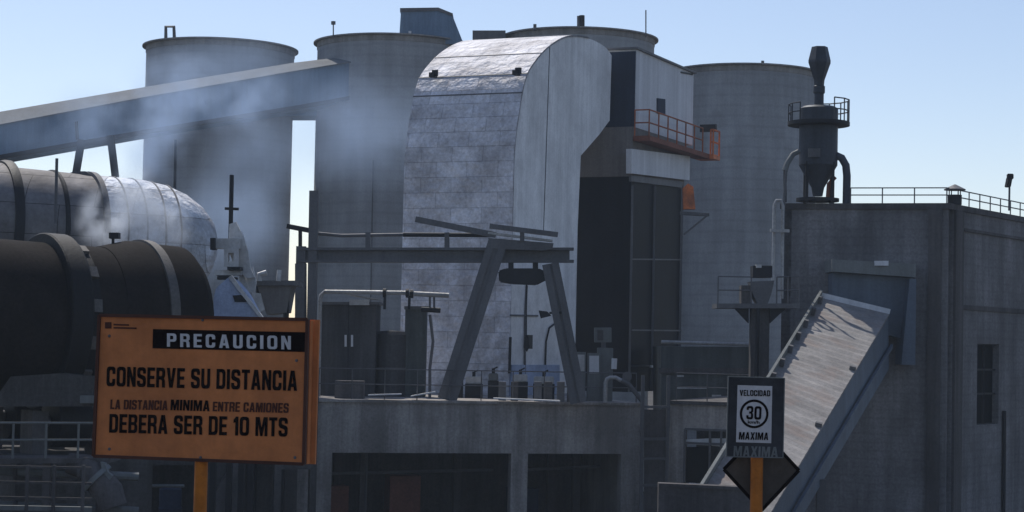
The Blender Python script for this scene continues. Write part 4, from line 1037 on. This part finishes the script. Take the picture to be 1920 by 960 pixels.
SYs = 25.9
sv = thing('speed_sign', 'black and white VELOCIDAD 30 MAXIMA speed sign over a diamond board, orange post', 'sign', zz(at(1418, 900, 26), gz(26)))
n2 = V((.02, 1, 0)).normalized(); O2 = at(1414, 775, SYs)
def s2p(x, y, off=0): return hit(x, y, O2 - n2 * off, n2)
MB().prism([s2p(*q) for q in ((1366, 706), (1471, 709), (1468, 858), (1362, 856))], n2 * .03).build('board', M['signdark'], sv)
ef = MB()
ed_ = [(1366, 706), (1471, 709), (1468, 858), (1362, 856)]
for a, b in zip(ed_, ed_[1:] + ed_[:1]): ef.bar(s2p(*a) + n2 * .015, s2p(*b) + n2 * .015, .014, .05, n2)
ef.build('edge_trim', M['cabinet'], sv)
MB().prism([s2p(x, y, .004) for x, y in ((1383, 722), (1448, 724), (1446, 831), (1380, 829))], -n2 * .004).build('white_panel', M['signwhite'], sv)
text(sv, 'VELOCIDAD', (1387, 731), (1444, 732), (1387, 742), O2, n2, M['ink'], .03, .012)
text(sv, '30', (1400, 761), (1428, 762), (1399, 786), O2, n2, M['ink'], .03, .012)
text(sv, 'km/h', (1402, 788), (1424, 788.5), (1402, 794), O2, n2, M['ink'], .02, .012)
text(sv, 'MAXIMA', (1386, 810), (1441, 811), (1385, 824), O2, n2, M['ink'], .04, .012)
text(sv, 'MAXIMA', (1376, 836), (1459, 838), (1375, 855), O2, n2, M['cabinet'], .01, .006)
rg = MB(); ctr = s2p(1414, 776, .009); ux = (s2p(1415, 776, .009) - ctr); uy = (s2p(1414, 775, .009) - ctr); NR = 48; vs = []; fs = []
for k in range(NR):
    a_ = k * math.tau / NR
    for r_, o_ in ((27, 0), (22.5, 0), (22.5, -.003), (27, -.003)): vs.append(ctr + ux * (math.cos(a_) * r_) + uy * (math.sin(a_) * r_) + n2 * o_)
for k in range(NR):
    for j in range(4): fs.append([k * 4 + j, k * 4 + (j + 1) % 4, ((k + 1) % NR) * 4 + (j + 1) % 4, ((k + 1) % NR) * 4 + j])
rg.add(vs, fs).build('ring', M['ink'], sv)
p = at(1419, 880, 26.02)
MB().tube([zz(p, 0), zz(p, at(1419, 720, 26.02).z)], .085, 20).build('post', M['post'], sv, True)
dpt = [(1428, 806), (1498, 882), (1428, 957), (1357, 880)]
def s3p(x, y, off=0): return hit(x, y, O2 + n2 * (.25 - off), n2)
dob = MB().prism([s3p(*q) for q in dpt], n2 * .02).build('diamond_board', M['signback'], sv)
de = MB()
for a, b in zip(dpt, dpt[1:] + dpt[:1]): de.bar(s3p(*a, .006), s3p(*b, .006), .045, .02, n2)
de.build('border', M['ink'], dob)

# ------------------------------------------------------------------ smoke and haze
def smoke_mat(name, dens, scale, lo, c=(.55, .70, .98)):
    m = bpy.data.materials.new(name); m.use_nodes = True; n = m.node_tree.nodes; l = m.node_tree.links
    n.clear(); out = n.new('ShaderNodeOutputMaterial'); pv = n.new('ShaderNodeVolumePrincipled')
    l.new(pv.outputs[0], out.inputs['Volume'])
    tc = n.new('ShaderNodeTexCoord').outputs['Object']
    ln_ = n.new('ShaderNodeVectorMath'); ln_.operation = 'LENGTH'; l.new(tc, ln_.inputs[0])
    mr = n.new('ShaderNodeMapRange'); mr.interpolation_type = 'SMOOTHSTEP'
    mr.inputs['From Min'].default_value = 1.0; mr.inputs['From Max'].default_value = .15
    l.new(ln_.outputs['Value'], mr.inputs['Value'])
    ng = n.new('ShaderNodeNewGeometry').outputs['Position']
    nz = _noise(n, l, ng, scale, 5, .6)
    mr2 = n.new('ShaderNodeMapRange'); mr2.inputs['From Min'].default_value = lo; mr2.inputs['From Max'].default_value = .72
    l.new(nz, mr2.inputs['Value'])
    mu = n.new('ShaderNodeMath'); mu.operation = 'MULTIPLY'; l.new(mr.outputs[0], mu.inputs[0]); l.new(mr2.outputs[0], mu.inputs[1])
    m2 = n.new('ShaderNodeMath'); m2.operation = 'MULTIPLY'; l.new(mu.outputs[0], m2.inputs[0]); m2.inputs[1].default_value = dens
    l.new(m2.outputs[0], pv.inputs['Density'])
    pv.inputs['Color'].default_value = (*c, 1)
    pv.inputs['Anisotropy'].default_value = .25
    return m
SM1 = smoke_mat('dense_smoke', 2.2, .9, .42, (.85, .91, 1))
SM2 = smoke_mat('thin_smoke', .6, .5, .42, (.58, .74, 1))
SM3 = smoke_mat('drift_smoke', .14, .25, .34, (.55, .72, 1))
puffs = [(196, 415, 64, 66, 80, 1), (255, 385, 66, 62, 105, 1), (305, 420, 66, 75, 60, 1), (262, 325, 68, 60, 90, 2), (300, 250, 70, 95, 120, 2),
         (335, 165, 74, 130, 90, 2), (215, 215, 74, 140, 80, 2), (450, 190, 76, 130, 80, 2), (440, 140, 100, 190, 100, 3), (470, 330, 100, 130, 190, 3),
         (660, 235, 110, 230, 150, 3), (410, 420, 90, 170, 140, 3), (120, 235, 100, 220, 100, 3)]
for (x, y, Y, rx, ry, kd) in puffs:
    s = F / Y; c = at(x, y, Y)
    bm = bmesh.new(); bmesh.ops.create_icosphere(bm, subdivisions=3, radius=1)
    me = bpy.data.meshes.new('smoke'); bm.to_mesh(me); bm.free()
    me.materials.append({1: SM1, 2: SM2, 3: SM3}[kd])
    o = bpy.data.objects.new('smoke', me); col.objects.link(o)
    o.location = c; o.scale = (rx / s, min(rx, ry) / s * {1: .9, 2: 1.1, 3: 1.3}[kd], ry / s)
    o['kind'] = 'stuff'; o['label'] = 'pale blue smoke drifting up from the kiln'

hz = MB(); hz.box((0, 70, 11), (140, 0, 0), (0, 120, 0), (0, 0, 20.5))
hm = bpy.data.materials.new('haze_air'); hm.use_nodes = True; hn = hm.node_tree.nodes; hn.clear()
ho = hn.new('ShaderNodeOutputMaterial'); hv = hn.new('ShaderNodeVolumePrincipled'); hm.node_tree.links.new(hv.outputs[0], ho.inputs['Volume'])
hv.inputs['Density'].default_value = .00034; hv.inputs['Color'].default_value = (.70, .84, 1, 1)
hz.build('haze', hm, None, kind='stuff')
